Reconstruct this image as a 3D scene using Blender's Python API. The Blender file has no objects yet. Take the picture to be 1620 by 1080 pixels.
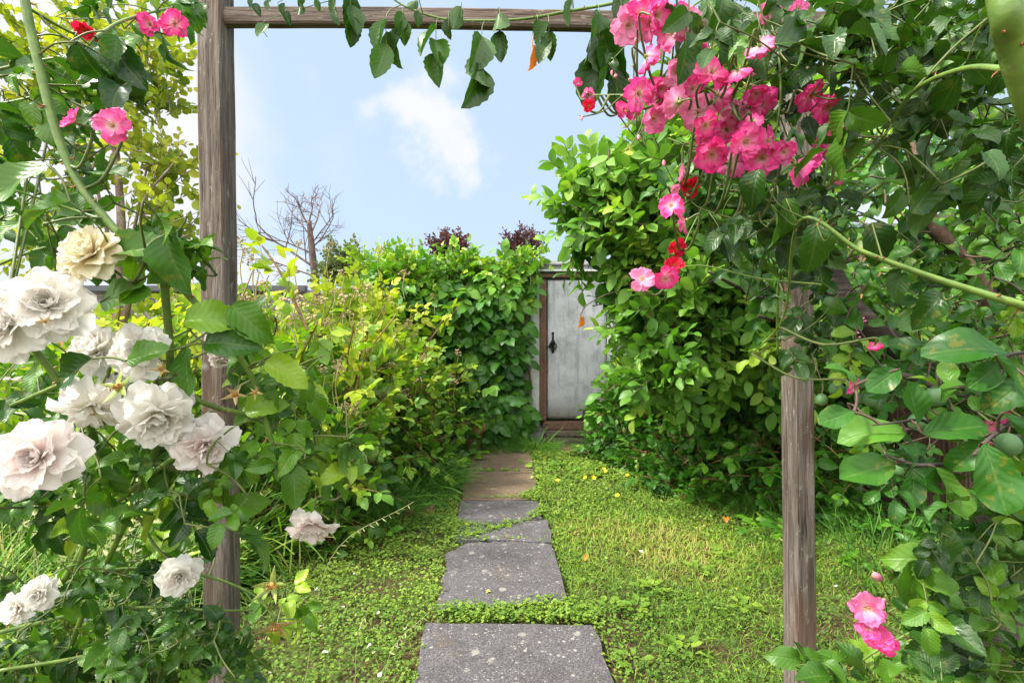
import bpy, math, random
import numpy as np
from math import radians, pi
random.seed(7)
R = np.random.default_rng(11)

# ------------------------------------------------------------------ camera, sky, sun, exposure
F = 800.0; CH = 1.30; HZ = 546.0            # focal length in photo pixels, eye height, horizon row
scn = bpy.context.scene
col = scn.collection
cam_d = bpy.data.cameras.new('camera'); cam = bpy.data.objects.new('camera', cam_d); col.objects.link(cam)
cam_d.sensor_width = 36; cam_d.lens = 36*F/1620; cam_d.clip_start = 0.02; cam_d.clip_end = 600
cam_d.shift_y = (HZ-540)/1620
cam.location = (0, 0, CH); cam.rotation_euler = (radians(90), 0, 0)
scn.camera = cam
scn.render.engine = 'CYCLES'
scn.cycles.max_bounces = 8; scn.cycles.transmission_bounces = 6; scn.cycles.diffuse_bounces = 4; scn.cycles.glossy_bounces = 3
scn.view_settings.view_transform = 'Standard'; scn.view_settings.look = 'None'
scn.view_settings.exposure = 1.06; scn.view_settings.gamma = 1.0

SUN_EL = radians(52); SUN_AZ = radians(260)      # azimuth from +Y clockwise: behind the camera, to the left
world = bpy.data.worlds.new("World"); scn.world = world; world.use_nodes = True
nt = world.node_tree; nt.nodes.clear()
def WN(t, **k):
    n = nt.nodes.new(t)
    for a, b in k.items(): setattr(n, a, b)
    return n
wout = WN('ShaderNodeOutputWorld'); bg = WN('ShaderNodeBackground'); bg.inputs['Strength'].default_value = 0.12
sky = WN('ShaderNodeTexSky', sky_type='NISHITA', sun_disc=False)
sky.sun_elevation = SUN_EL; sky.sun_rotation = SUN_AZ; sky.air_density = 1.0; sky.dust_density = 2.0
tc = WN('ShaderNodeTexCoord')
def wmath(op, a, b=None, c=None):
    n = WN('ShaderNodeMath', operation=op)
    for i, v in enumerate((a, b, c)):
        if v is None: continue
        if isinstance(v, (int, float)): n.inputs[i].default_value = v
        else: nt.links.new(v, n.inputs[i])
    return n.outputs[0]
def wnoise(scale, detail=6, rough=.55, vec=None):
    n = WN('ShaderNodeTexNoise'); n.inputs['Scale'].default_value = scale; n.inputs['Detail'].default_value = detail
    n.inputs['Roughness'].default_value = rough; nt.links.new(vec or tc.outputs['Generated'], n.inputs['Vector']); return n.outputs['Fac']
def wramp(v, a, b):
    n = WN('ShaderNodeMapRange', interpolation_type='SMOOTHSTEP'); nt.links.new(v, n.inputs[0])
    n.inputs[1].default_value = a; n.inputs[2].default_value = b; return n.outputs[0]
def puff(cx, cy, cz, r0, r1, amp=.22, sc=3.2):
    l = math.sqrt(cx*cx+cy*cy+cz*cz)
    d = WN('ShaderNodeVectorMath', operation='DISTANCE'); nt.links.new(tc.outputs['Generated'], d.inputs[0])
    d.inputs[1].default_value = (cx/l, cy/l, cz/l)
    v = wmath('SUBTRACT', d.outputs['Value'], wmath('MULTIPLY', wmath('SUBTRACT', wnoise(sc), .5), amp*2))
    return wramp(v, r1, r0)
sep = WN('ShaderNodeSeparateXYZ'); nt.links.new(tc.outputs['Generated'], sep.inputs[0])
c1 = wmath('MULTIPLY', puff(-.150, 1, .44, .01, .115, .18, 10.0), .95)
c1b = wmath('MULTIPLY', puff(-.115, 1, .375, -.03, .08, .12, 11.0), .85)
c2 = puff(-.98, 1, .50, .16, .36, .26)
fill_cloud = puff(-.30, -1, .95, .80, 1.30, .25)          # unseen cloud bank added behind the camera, brightened as soft frontal fill
c4 = wmath('MULTIPLY', wramp(wnoise(2.4), .55, .78), .35)
hz = wmath('MULTIPLY', wramp(sep.outputs['Z'], .20, -.02), .6)
hl = wmath('MULTIPLY', wramp(wmath('ADD', sep.outputs['Z'], wmath('MULTIPLY', wnoise(4.0), .25)), .36, .16), wramp(sep.outputs['X'], -.28, -.60))
cl = c1
for q in (c1b, c2, fill_cloud, c4, hz, hl): cl = wmath('MAXIMUM', cl, q)
# thin veil over all of it lightens the blue
veil = WN('ShaderNodeMixRGB'); veil.inputs[0].default_value = .85
veil.inputs[2].default_value = (2.65, 3.35, 4.25, 1)
nt.links.new(sky.outputs[0], veil.inputs[1])
mx = WN('ShaderNodeMixRGB'); nt.links.new(cl, mx.inputs[0]); nt.links.new(veil.outputs[0], mx.inputs[1])
cc = WN('ShaderNodeMixRGB'); nt.links.new(fill_cloud, cc.inputs[0]); cc.inputs[1].default_value = (3.9, 3.95, 4.05, 1); cc.inputs[2].default_value = (14, 13.8, 13.4, 1)
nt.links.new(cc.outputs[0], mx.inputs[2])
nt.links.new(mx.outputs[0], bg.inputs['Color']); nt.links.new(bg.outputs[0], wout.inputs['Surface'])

sl = bpy.data.lights.new('sun', 'SUN'); sl.energy = 4.2; sl.angle = radians(8); sl.color = (1, .95, .86)
so = bpy.data.objects.new('sun', sl); col.objects.link(so)
from mathutils import Vector
sd = Vector((math.sin(SUN_AZ)*math.cos(SUN_EL), math.cos(SUN_AZ)*math.cos(SUN_EL), math.sin(SUN_EL)))
so.rotation_euler = sd.to_track_quat('Z', 'Y').to_euler(); so.location = (-5, -5, 10)

def P(px, py, d): return np.array([(px-810)/F*d, d, CH-(py-HZ)/F*d])
def G(px, py, z=0.0):
    d = (CH-z)*F/(py-HZ); return np.array([(px-810)/F*d, d, z])

# ------------------------------------------------------------------ objects, labels
def tag(o, label=None, cat=None, group=None, kind=None):
    if label: o['label'] = label
    if cat: o['category'] = cat
    if group: o['group'] = group
    if kind: o['kind'] = kind
    return o
def empty(name, loc, label, cat, group=None):
    o = bpy.data.objects.new(name, None); o.location = tuple(loc); o.empty_display_size = .05
    col.objects.link(o); return tag(o, label, cat, group)

# ------------------------------------------------------------------ geometry templates (numpy)
class T:            # verts, list of face arrays, uv, rnd per vertex, material index per face array
    def __init__(s, v, f, uv, rnd=None, mi=None):
        s.v = np.asarray(v, float); s.f = [np.asarray(a, np.int64) for a in f]; s.uv = np.asarray(uv, float)
        s.r = np.zeros(len(s.v)) if rnd is None else np.asarray(rnd, float)
        s.m = [0]*len(s.f) if mi is None else list(mi)
    def mat(s, i): return T(s.v, s.f, s.uv, s.r, [i]*len(s.f))
    def xf(s, Rm=None, pos=(0,0,0), sc=1.0, dr=0.0):
        v = s.v*sc
        if Rm is not None: v = v @ np.asarray(Rm).T
        return T(v+np.asarray(pos), s.f, s.uv, s.r+dr, s.m)
def comb(ts):
    vs=[];fs={};us=[];rs=[];o=0
    for t in ts:
        vs.append(t.v);us.append(t.uv);rs.append(t.r)
        for a,m in zip(t.f,t.m): fs.setdefault((a.shape[1],m),[]).append(a+o)
        o+=len(t.v)
    keys=list(fs)
    return T(np.concatenate(vs),[np.concatenate(fs[k]) for k in keys],np.concatenate(us),np.concatenate(rs),[k[1] for k in keys])
def norm(a): a=np.asarray(a,float); return a/np.maximum(np.linalg.norm(a,axis=-1,keepdims=True),1e-9)
def frames(D, U):
    D=norm(D); X=norm(np.cross(D,U)); Z=np.cross(X,D); return np.stack([X,D,Z],axis=-1)
def scatter(t, pos, D, U, sc, rnd):
    """many copies of t in one template"""
    pos=np.atleast_2d(pos); N=len(pos)
    if N==0: return None
    M=frames(np.broadcast_to(D,(N,3)),np.broadcast_to(U,(N,3)))
    sc=np.broadcast_to(sc,(N,)); rnd=np.broadcast_to(rnd,(N,))
    V=np.einsum('nij,vj->nvi',M,t.v)*sc[:,None,None]+pos[:,None,:]
    k=len(t.v); off=(np.arange(N)*k)[:,None,None]
    return T(V.reshape(-1,3),[(a[None]+off).reshape(-1,a.shape[1]) for a in t.f],np.tile(t.uv,(N,1)),
             (t.r[None,:]+rnd[:,None]).reshape(-1),t.m)
def scatter_var(ts, pos, D, U, sc, rnd):
    pos=np.atleast_2d(pos); N=len(pos); D=np.broadcast_to(D,(N,3)); U=np.broadcast_to(U,(N,3)); sc=np.broadcast_to(sc,(N,)); rnd=np.broadcast_to(rnd,(N,))
    w=R.integers(0,len(ts),N); out=[]
    for i,t in enumerate(ts):
        m=w==i
        if m.any(): out.append(scatter(t,pos[m],D[m],U[m],sc[m],rnd[m]))
    return comb(out)
def build(name, t, mats, parent=None, smooth=True, origin=None):
    me=bpy.data.meshes.new(name)
    v=t.v if origin is None else t.v-np.asarray(origin)
    if parent is not None: v=v-np.array(parent_world(parent))
    me.vertices.add(len(v)); me.vertices.foreach_set('co',v.astype(np.float32).ravel())
    nl=sum(a.size for a in t.f); npoly=sum(len(a) for a in t.f)
    loops=np.concatenate([a.ravel() for a in t.f]); tot=np.concatenate([np.full(len(a),a.shape[1]) for a in t.f])
    st=np.concatenate([[0],np.cumsum(tot)[:-1]]); mi=np.concatenate([np.full(len(a),m) for a,m in zip(t.f,t.m)])
    me.loops.add(nl); me.polygons.add(npoly)
    me.polygons.foreach_set('loop_start',st.astype(np.int32)); me.polygons.foreach_set('loop_total',tot.astype(np.int32))
    me.loops.foreach_set('vertex_index',loops.astype(np.int32))
    me.polygons.foreach_set('material_index',mi.astype(np.int32))
    me.polygons.foreach_set('use_smooth',np.full(npoly,smooth))
    uvl=me.uv_layers.new(name='UVMap'); uvl.data.foreach_set('uv',t.uv[loops].astype(np.float32).ravel())
    at=me.attributes.new('rnd','FLOAT','POINT'); at.data.foreach_set('value',t.r.astype(np.float32))
    me.update(calc_edges=True)
    if not isinstance(mats,(list,tuple)): mats=[mats]
    for m in mats: me.materials.append(m)
    o=bpy.data.objects.new(name,me); col.objects.link(o)
    if origin is not None: o.location=tuple(origin)
    if parent is not None: o.parent=parent
    return o
def parent_world(p):
    l=np.array(p.location)
    while p.parent is not None: p=p.parent; l=l+np.array(p.location)
    return l
def smooth_path(pts, k=6):
    p=np.asarray(pts,float)
    if len(p)<3:
        return np.array([p[0]+(p[1]-p[0])*t for t in np.linspace(0,1,k+1)])
    q=np.vstack([2*p[0]-p[1],p,2*p[-1]-p[-2]]); out=[]
    for i in range(1,len(q)-2):
        for t in np.arange(k)/k:
            a,b,c,d=q[i-1],q[i],q[i+1],q[i+2]
            out.append(.5*((2*b)+(-a+c)*t+(2*a-5*b+4*c-d)*t*t+(-a+3*b-3*c+d)*t**3))
    out.append(q[-2]); return np.array(out)
def tube(pts, rad, m=6, rnd=.5, jitter=0., mi=0):
    p=np.asarray(pts,float); n=len(p); rad=np.broadcast_to(rad,(n,)) if np.ndim(rad)==0 or len(rad)==n else np.interp(np.linspace(0,1,n),np.linspace(0,1,len(rad)),rad)
    tg=norm(np.gradient(p,axis=0)); u=np.array([0,0,1.]) if abs(tg[0][2])<.9 else np.array([1.,0,0])
    a=norm(np.cross(tg[0],u)); V=[];UV=[]; L=0
    for i in range(n):
        a=norm(a-tg[i]*np.dot(a,tg[i])); b=np.cross(tg[i],a)
        if i: L+=np.linalg.norm(p[i]-p[i-1])
        for j in range(m):
            th=2*pi*j/m; rr=rad[i]*(1+jitter*(R.random()-.5)*2)
            V.append(p[i]+rr*(math.cos(th)*a+math.sin(th)*b)); UV.append((j/m,L))
    idx=np.arange(n*m).reshape(n,m); nx=np.roll(idx,-1,axis=1)
    f=np.stack([idx[:-1],nx[:-1],nx[1:],idx[1:]],axis=-1).reshape(-1,4)
    V.append(p[-1]+tg[-1]*rad[-1]*.6); UV.append((.5,L)); e=len(V)-1
    tri=np.stack([idx[-1],nx[-1],np.full(m,e)],axis=-1)
    return T(V,[f,tri],UV,np.full(len(V),rnd),[mi,mi])
def ball(r=1., sx=1, sz=1, n=7, m=10, rnd=.5, mi=0):
    th=np.linspace(0.0,pi,n); V=[];UV=[]
    for a in th:
        for j in range(m):
            V.append((r*sx*max(math.sin(a),.02)*math.cos(2*pi*j/m),r*sx*max(math.sin(a),.02)*math.sin(2*pi*j/m),r*sz*math.cos(a))); UV.append((j/m,a/pi))
    idx=np.arange(n*m).reshape(n,m); nx=np.roll(idx,-1,axis=1)
    f=np.stack([idx[:-1],idx[1:],nx[1:],nx[:-1]],axis=-1).reshape(-1,4)
    return T(V,[f],UV,np.full(len(V),rnd),[mi])
def box(a, b, jit=0., mi=0):
    (x0,y0,z0),(x1,y1,z1)=a,b
    V=np.array([(x,y,z) for z in (z0,z1) for y in (y0,y1) for x in (x0,x1)],float)
    if jit: V=V+(R.random(V.shape)-.5)*jit
    f=[(0,2,3,1),(4,5,7,6),(0,1,5,4),(2,6,7,3),(0,4,6,2),(1,3,7,5)]
    V2=[];F2=[]
    for q in f: F2.append([len(V2)+i for i in range(4)]); V2+= [V[i] for i in q]
    return T(V2,[F2],np.tile([(0,0),(1,0),(1,1),(0,1)],(6,1)),None,[mi])
def bevel(o, w=.004, seg=2):
    m=o.modifiers.new('bevel','BEVEL'); m.width=w; m.segments=seg; m.limit_method='ANGLE'; return o
def weld_box(name, a, b, mat, parent=None, bw=.004, cuts=None):
    import bmesh
    bm=bmesh.new(); bmesh.ops.create_cube(bm,size=1)
    a=np.array(a,float); b=np.array(b,float); c=(a+b)/2; s=b-a
    off=parent_world(parent) if parent is not None else np.zeros(3)
    for v in bm.verts: v.co=Vector(c-off+np.array(v.co)*s)
    bmesh.ops.bevel(bm,geom=bm.edges[:],offset=bw,segments=2,affect='EDGES')
    me=bpy.data.meshes.new(name); bm.to_mesh(me); bm.free(); me.materials.append(mat)
    o=bpy.data.objects.new(name,me); col.objects.link(o)
    if parent is not None: o.parent=parent
    return o

# ------------------------------------------------------------------ leaves
def leaf(W=.55,n=6,m=1,a=.7,b=1.0,fold=.25,curl=.4,serr=0.,puck=0.,twist=0.,wave=0.,seed=0):
    rr=np.random.default_rng(seed)
    t=np.linspace(0,1,n+1); w=(t**a)*((1-t)**b); w=w/w.max()*W/2
    if serr: w=w*np.where(np.arange(n+1)%2==1,1.0,1-serr)
    w=np.maximum(w,.006); th=curl*t*1.0; dy=np.cos(th); dz=-np.sin(th)
    y=np.concatenate([[0],np.cumsum((dy[1:]+dy[:-1])/2)])/n; z=np.concatenate([[0],np.cumsum((dz[1:]+dz[:-1])/2)])/n
    s=np.linspace(-1,1,2*m+1); V=[];UV=[]
    ph=rr.random()*6
    for i in range(n+1):
        tw=twist*t[i]
        for q in s:
            x=q*w[i]; h=fold*abs(x)+ (puck*math.sin(t[i]*n*pi*.9+abs(q)*2)*abs(q)*(1-abs(q)*.5) if puck else 0)+wave*q*math.sin(t[i]*7+ph+q)*w[i]
            yy=y[i]-(serr*.35/n*abs(q) if i%2==0 and serr else 0)
            V.append((x*math.cos(tw)-h*math.sin(tw),yy,z[i]+h*math.cos(tw)+x*math.sin(tw))); UV.append(((q+1)/2,t[i]))
    k=2*m+1; idx=np.arange((n+1)*k).reshape(n+1,k)
    f=np.stack([idx[:-1,:-1],idx[:-1,1:],idx[1:,1:],idx[1:,:-1]],axis=-1).reshape(-1,4)
    return T(V,[f],UV)
UP=np.array([0,0,1.])
def rot_from(D,U): return frames(np.array([D]),np.array([U]))[0]
def compound(lf, pairs=2, L=1., lsz=.42, seed=0, droop=.3, stem_r=.006, sides=4):
    """pinnate leaf along +Y, unit-ish length, petiole is material 1"""
    rr=np.random.default_rng(seed); pts=[]
    for t in np.linspace(0,1,6): pts.append((0.02*math.sin(4*t+seed),t*L*.62,-droop*.3*t*t))
    pts=np.array(pts); out=[tube(pts,[stem_r,stem_r*.6],sides,rnd=.3,mi=1)]
    def at(t): return np.array([np.interp(t,np.linspace(0,1,6),pts[:,k]) for k in range(3)])
    out.append(lf[rr.integers(len(lf))].xf(rot_from((rr.normal(0,.08),1,-droop*.6+rr.normal(0,.15)),(rr.normal(0,.2),0,1)),at(1),lsz*1.08,rr.normal(0,.05)))
    for p in range(pairs):
        t=.45+.5*p/max(pairs,1)-.02 if pairs>1 else .72
        for sg in (-1,1):
            D=(sg*(1.0+rr.normal(0,.12)),.75+rr.normal(0,.12),-droop*.5+rr.normal(0,.2))
            out.append(lf[rr.integers(len(lf))].xf(rot_from(D,(rr.normal(0,.2)-sg*.1,rr.normal(0,.2),1)),at(t+rr.normal(0,.012)),lsz*(.78+.12*p+rr.normal(0,.05)),rr.normal(0,.06)))
    return comb(out)
def spray(units, L=1., n=8, usz=.4, seed=0, bend=.4, r=.012, updir=.35, spread=1.0, sides=5, tip=True):
    """a twig along +Y carrying units alternately"""
    rr=np.random.default_rng(seed); K=9; pts=[]
    a=rr.normal(0,.3)
    for t in np.linspace(0,1,K): pts.append((a*.3*t*t*L+.01*rr.normal(),t*L,-bend*t*t*L*.5))
    pts=np.array(pts); out=[tube(pts,[r,r*.35],sides,rnd=.4,mi=1)]
    ts=np.linspace(.12,1,n)
    for i,t in enumerate(ts):
        p=np.array([np.interp(t,np.linspace(0,1,K),pts[:,k]) for k in range(3)])
        if i==n-1 and tip: D=(0,1,-bend*.7)
        else:
            th=i*2.4+rr.normal(0,.4); D=(math.cos(th)*spread,.55+rr.normal(0,.2),math.sin(th)*spread*.6+updir-bend*t*.5)
        out.append(units[rr.integers(len(units))].xf(rot_from(D,(rr.normal(0,.35),rr.normal(0,.3)-.2,1)),p,usz*(1-.35*t*t)*rr.uniform(.8,1.15),rr.normal(0,.06)+.18*t*t))
    return comb(out)

# ------------------------------------------------------------------ materials
def newmat(name):
    m=bpy.data.materials.new(name); m.use_nodes=True; n=m.node_tree; n.nodes.clear(); return m,n
class NB:
    def __init__(s,n): s.n=n
    def node(s,t,**k):
        x=s.n.nodes.new(t)
        for a,b in k.items(): setattr(x,a,b)
        return x
    def link(s,a,b): s.n.links.new(a,b)
    def setin(s,x,i,v):
        if v is None: return
        if hasattr(v,'links') or isinstance(v,bpy.types.NodeSocket): s.link(v,x.inputs[i])
        else: x.inputs[i].default_value=v
    def math(s,op,a,b=None,c=None,clamp=False):
        x=s.node('ShaderNodeMath',operation=op,use_clamp=clamp)
        s.setin(x,0,a); s.setin(x,1,b); s.setin(x,2,c); return x.outputs[0]
    def attr(s,nm): return s.node('ShaderNodeAttribute',attribute_name=nm).outputs['Fac']
    def noise(s,vec,scale,detail=4,rough=.55,out='Fac'):
        x=s.node('ShaderNodeTexNoise'); x.inputs['Scale'].default_value=scale; x.inputs['Detail'].default_value=detail; x.inputs['Roughness'].default_value=rough
        if vec is not None: s.link(vec,x.inputs['Vector'])
        return x.outputs[out]
    def vor(s,vec,scale,feature='F1',out='Distance'):
        x=s.node('ShaderNodeTexVoronoi',feature=feature); x.inputs['Scale'].default_value=scale
        if vec is not None: s.link(vec,x.inputs['Vector'])
        return x.outputs[out]
    def ramp(s,f,stops,interp='LINEAR'):
        x=s.node('ShaderNodeValToRGB'); x.color_ramp.interpolation=interp; e=x.color_ramp.elements
        e[0].position=stops[0][0]; e[0].color=(*stops[0][1],1) if len(stops[0][1])==3 else stops[0][1]
        e[1].position=stops[-1][0]; e[1].color=(*stops[-1][1],1)
        for p,c in stops[1:-1]:
            q=e.new(p); q.color=(*c,1)
        s.link(f,x.inputs[0]); return x.outputs[0]
    def mr(s,f,a,b,c=0.,d=1.,smooth=True):
        x=s.node('ShaderNodeMapRange',interpolation_type='SMOOTHSTEP' if smooth else 'LINEAR'); s.link(f,x.inputs[0])
        for i,v in enumerate((a,b,c,d)): x.inputs[i+1].default_value=v
        return x.outputs[0]
    def mix(s,f,a,b,bt='MIX'):
        x=s.node('ShaderNodeMixRGB',blend_type=bt)
        for i,v in enumerate((f,a,b)):
            if isinstance(v,tuple): v=(*v,1) if len(v)==3 else v
            s.setin(x,i,v)
        return x.outputs[0]
    def mapping(s,vec,scale=(1,1,1),rot=(0,0,0),loc=(0,0,0)):
        x=s.node('ShaderNodeMapping'); s.link(vec,x.inputs[0]); x.inputs['Scale'].default_value=scale; x.inputs['Rotation'].default_value=rot; x.inputs['Location'].default_value=loc; return x.outputs[0]
    def bump(s,h,st=.3,dist=.01,nrm=None):
        x=s.node('ShaderNodeBump'); x.inputs['Strength'].default_value=st; x.inputs['Distance'].default_value=dist; s.link(h,x.inputs['Height'])
        if nrm is not None: s.link(nrm,x.inputs['Normal'])
        return x.outputs[0]
    def bsdf(s,color,rough=.6,bump=None,spec=.5,**k):
        x=s.node('ShaderNodeBsdfPrincipled'); s.setin(x,'Base Color',(*color,1) if isinstance(color,tuple) and len(color)==3 else color); s.setin(x,'Roughness',rough); s.setin(x,'Specular IOR Level',spec)
        for a,b in k.items(): s.setin(x,a,b)
        if bump is not None: s.link(bump,x.inputs['Normal'])
        return x.outputs[0]
    def out(s,sh):
        o=s.node('ShaderNodeOutputMaterial'); s.link(sh,o.inputs['Surface'])
def leafmat(name, stops, rough=.38, trans=.30, veins=7, bumpd=.002, spots=.0, under=.35, tcol=(1.15,1.25,.45), spotcol=(.30,.22,.03), spec=.42):
    m,n=newmat(name); b=NB(n)
    uv=b.node('ShaderNodeTexCoord').outputs['UV']; ge=b.node('ShaderNodeNewGeometry'); obj=b.node('ShaderNodeTexCoord').outputs['Object']
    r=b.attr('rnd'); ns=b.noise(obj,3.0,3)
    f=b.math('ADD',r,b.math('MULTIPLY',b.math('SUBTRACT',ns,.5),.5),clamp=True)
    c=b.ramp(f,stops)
    sx=b.node('ShaderNodeSeparateXYZ'); b.link(uv,sx.inputs[0])
    u=b.math('ABSOLUTE',b.math('SUBTRACT',sx.outputs[0],.5)); v=sx.outputs[1]
    mid=b.mr(u,.015,.06,1,0)
    sv=b.math('SINE',b.math('ADD',b.math('MULTIPLY',b.math('SUBTRACT',v,b.math('MULTIPLY',u,.55)),veins*6.283),b.math('ADD',b.math('MULTIPLY',r,25.),b.math('MULTIPLY',b.noise(obj,60,2),3.))))
    sidev=b.math('MULTIPLY',b.mr(sv,.80,1.0,0,1),b.mr(b.noise(obj,45,2),.40,.60))
    vein=b.math('MAXIMUM',mid,b.math('MULTIPLY',sidev,.30))
    fine=b.noise(b.mapping(uv,(14,22,1)),2.0,3)
    c=b.mix(b.math('MULTIPLY',vein,.26),c,b.mix(.5,c,(.26,.40,.10)))
    c=b.mix(b.math('MULTIPLY',fine,.35),c,b.mix(1.,c,(.62,.70,.55),'MULTIPLY'))
    if spots:
        sp=b.mr(b.noise(obj,38,4,.75),.58,.66); c=b.mix(b.math('MULTIPLY',sp,spots),c,spotcol)
    cu=b.mix(under*.6,c,(.16,.25,.08))
    cb=b.mix(ge.outputs['Backfacing'],c,cu)
    hgt=b.math('ADD',b.math('MULTIPLY',sv,.25),b.math('MULTIPLY',fine,.35)); hgt=b.math('SUBTRACT',hgt,b.math('MULTIPLY',mid,.9))
    bp=b.bump(hgt,.45,bumpd*.4)
    rg=b.mix(b.mr(b.noise(obj,9,2),.4,.6),(rough,)*3,(min(rough+.2,1),)*3)
    pr=b.bsdf(cb,rg,bp,spec)
    tr=b.node('ShaderNodeBsdfTranslucent'); b.link(b.mix(1.,c,tcol,'MULTIPLY'),tr.inputs[0]); b.link(bp,tr.inputs[1])
    ms=b.node('ShaderNodeMixShader'); ms.inputs[0].default_value=trans; b.link(pr,ms.inputs[1]); b.link(tr.outputs[0],ms.inputs[2])
    b.out(ms.outputs[0]); return m
def stemmat(name, c0, c1, rough=.55, bumpd=.002, scale=40):
    m,n=newmat(name); b=NB(n); obj=b.node('ShaderNodeTexCoord').outputs['Object']
    f=b.noise(obj,scale,4); c=b.ramp(f,[(.3,c0),(.7,c1)]); c=b.mix(b.math('MULTIPLY',b.mr(b.noise(obj,scale*1.6,4,.75),.60,.68),.55),c,(.16,.10,.05))
    b.out(b.bsdf(c,rough,b.bump(b.noise(obj,scale*2,3),.4,bumpd))); return m
def barkmat(name, c0, c1, c2, sx=30, sz=6, bumpd=.01, rings=False):
    m,n=newmat(name); b=NB(n); obj=b.node('ShaderNodeTexCoord').outputs['Object']
    mp=b.mapping(obj,(sx,sx,sz)); f=b.noise(mp,1.,6,.65); g=b.noise(obj,7,3)
    c=b.mix(b.mr(g,.45,.65),b.ramp(f,[(.3,c0),(.65,c1)]),c2)
    h=f
    if rings: h=b.math('ADD',f,b.noise(b.mapping(obj,(6,6,90)),1,3))
    b.out(b.bsdf(c,.85,b.bump(h,.9,bumpd))); return m
def petalmat(name, stops, rnd_dark=(.7,.5,.5), trans=.35, rough=.55, amt=.4, blotch=None):
    m,n=newmat(name); b=NB(n); uv=b.node('ShaderNodeTexCoord').outputs['UV']
    sx=b.node('ShaderNodeSeparateXYZ'); b.link(uv,sx.inputs[0]); obj=b.node('ShaderNodeTexCoord').outputs['Object']
    ns=b.noise(obj,40,3); v=b.math('ADD',sx.outputs[1],b.math('MULTIPLY',b.math('SUBTRACT',ns,.5),.25),clamp=True)
    c=b.ramp(v,stops); r=b.attr('rnd')
    oi=b.node('ShaderNodeObjectInfo').outputs['Random']
    c=b.mix(b.math('MULTIPLY',r,amt,clamp=True),c,b.mix(1.,c,rnd_dark,'MULTIPLY'))
    if 'pink' in name: c=b.mix(b.math('MULTIPLY',b.mr(oi,.55,1.,0,1),.45),c,(.88,.55,.70)); c=b.mix(b.math('MULTIPLY',b.mr(oi,.35,.0,0,1),.6),c,b.mix(1.,c,(.95,.35,.60),'MULTIPLY'))
    if blotch: c=b.mix(b.math('MULTIPLY',b.mr(b.noise(obj,22,2),.58,.72),.55),c,blotch)
    st=b.noise(b.mapping(uv,(26,1.6,1)),1.,3)
    bp=b.bump(st,.35,.002)
    pr=b.bsdf(c,rough,bp,.25); tr=b.node('ShaderNodeBsdfTranslucent'); b.link(c,tr.inputs[0]); b.link(bp,tr.inputs[1])
    ms=b.node('ShaderNodeMixShader'); ms.inputs[0].default_value=trans; b.link(pr,ms.inputs[1]); b.link(tr.outputs[0],ms.inputs[2])
    b.out(ms.outputs[0]); return m

def woodmat(name, tint=(1,1,1), zaxis='Z'):
    m,n=newmat(name); b=NB(n); obj=b.node('ShaderNodeTexCoord').outputs['Object']
    sc=(75,75,4.5) if zaxis=='Z' else (4.5,75,75)
    wp=b.noise(obj,2.5,2,out='Color'); vm=b.node('ShaderNodeVectorMath',operation='MULTIPLY_ADD'); b.link(wp,vm.inputs[0]); vm.inputs[1].default_value=(.02,.02,.02); b.link(obj,vm.inputs[2]); v=vm.outputs[0]
    g=b.noise(b.mapping(v,sc),1.,6,.7); g2=b.noise(b.mapping(v,tuple(q*3 if q>10 else q*2 for q in sc)),1.,4,.6)
    lg=b.noise(b.mapping(obj,(9,9,2.2) if zaxis=='Z' else (2.2,9,9)),1.,4)
    c=b.ramp(g,[(.28,(.045,.034,.026)),(.46,(.115,.092,.074)),(.62,(.22,.19,.165)),(.8,(.36,.33,.30))])
    c=b.mix(b.math('MULTIPLY',b.mr(lg,.46,.66),.8),c,b.mix(.6,c,(.11,.055,.028)))
    cr=b.mr(g2,.30,.40,1,0); c=b.mix(b.math('MULTIPLY',cr,.8),c,(.03,.022,.018))
    kn=b.vor(b.mapping(obj,(14,14,4.2) if zaxis=='Z' else (4.2,14,14)),1.); kd=b.mr(kn,.06,.16,1,0)
    c=b.mix(b.math('MULTIPLY',kd,.8),c,(.035,.022,.016))
    lic=b.mr(b.noise(b.mapping(obj,(60,60,22) if zaxis=='Z' else (22,60,60)),1,4,.75),.58,.66); c=b.mix(b.math('MULTIPLY',lic,.55),c,(.34,.34,.30))
    c=b.mix(1.,c,tint,'MULTIPLY')
    h=b.math('SUBTRACT',b.math('ADD',g,b.math('MULTIPLY',g2,.5)),b.math('MULTIPLY',cr,.6))
    b.out(b.bsdf(c,.85,b.bump(h,.9,.004),.25)); return m
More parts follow.
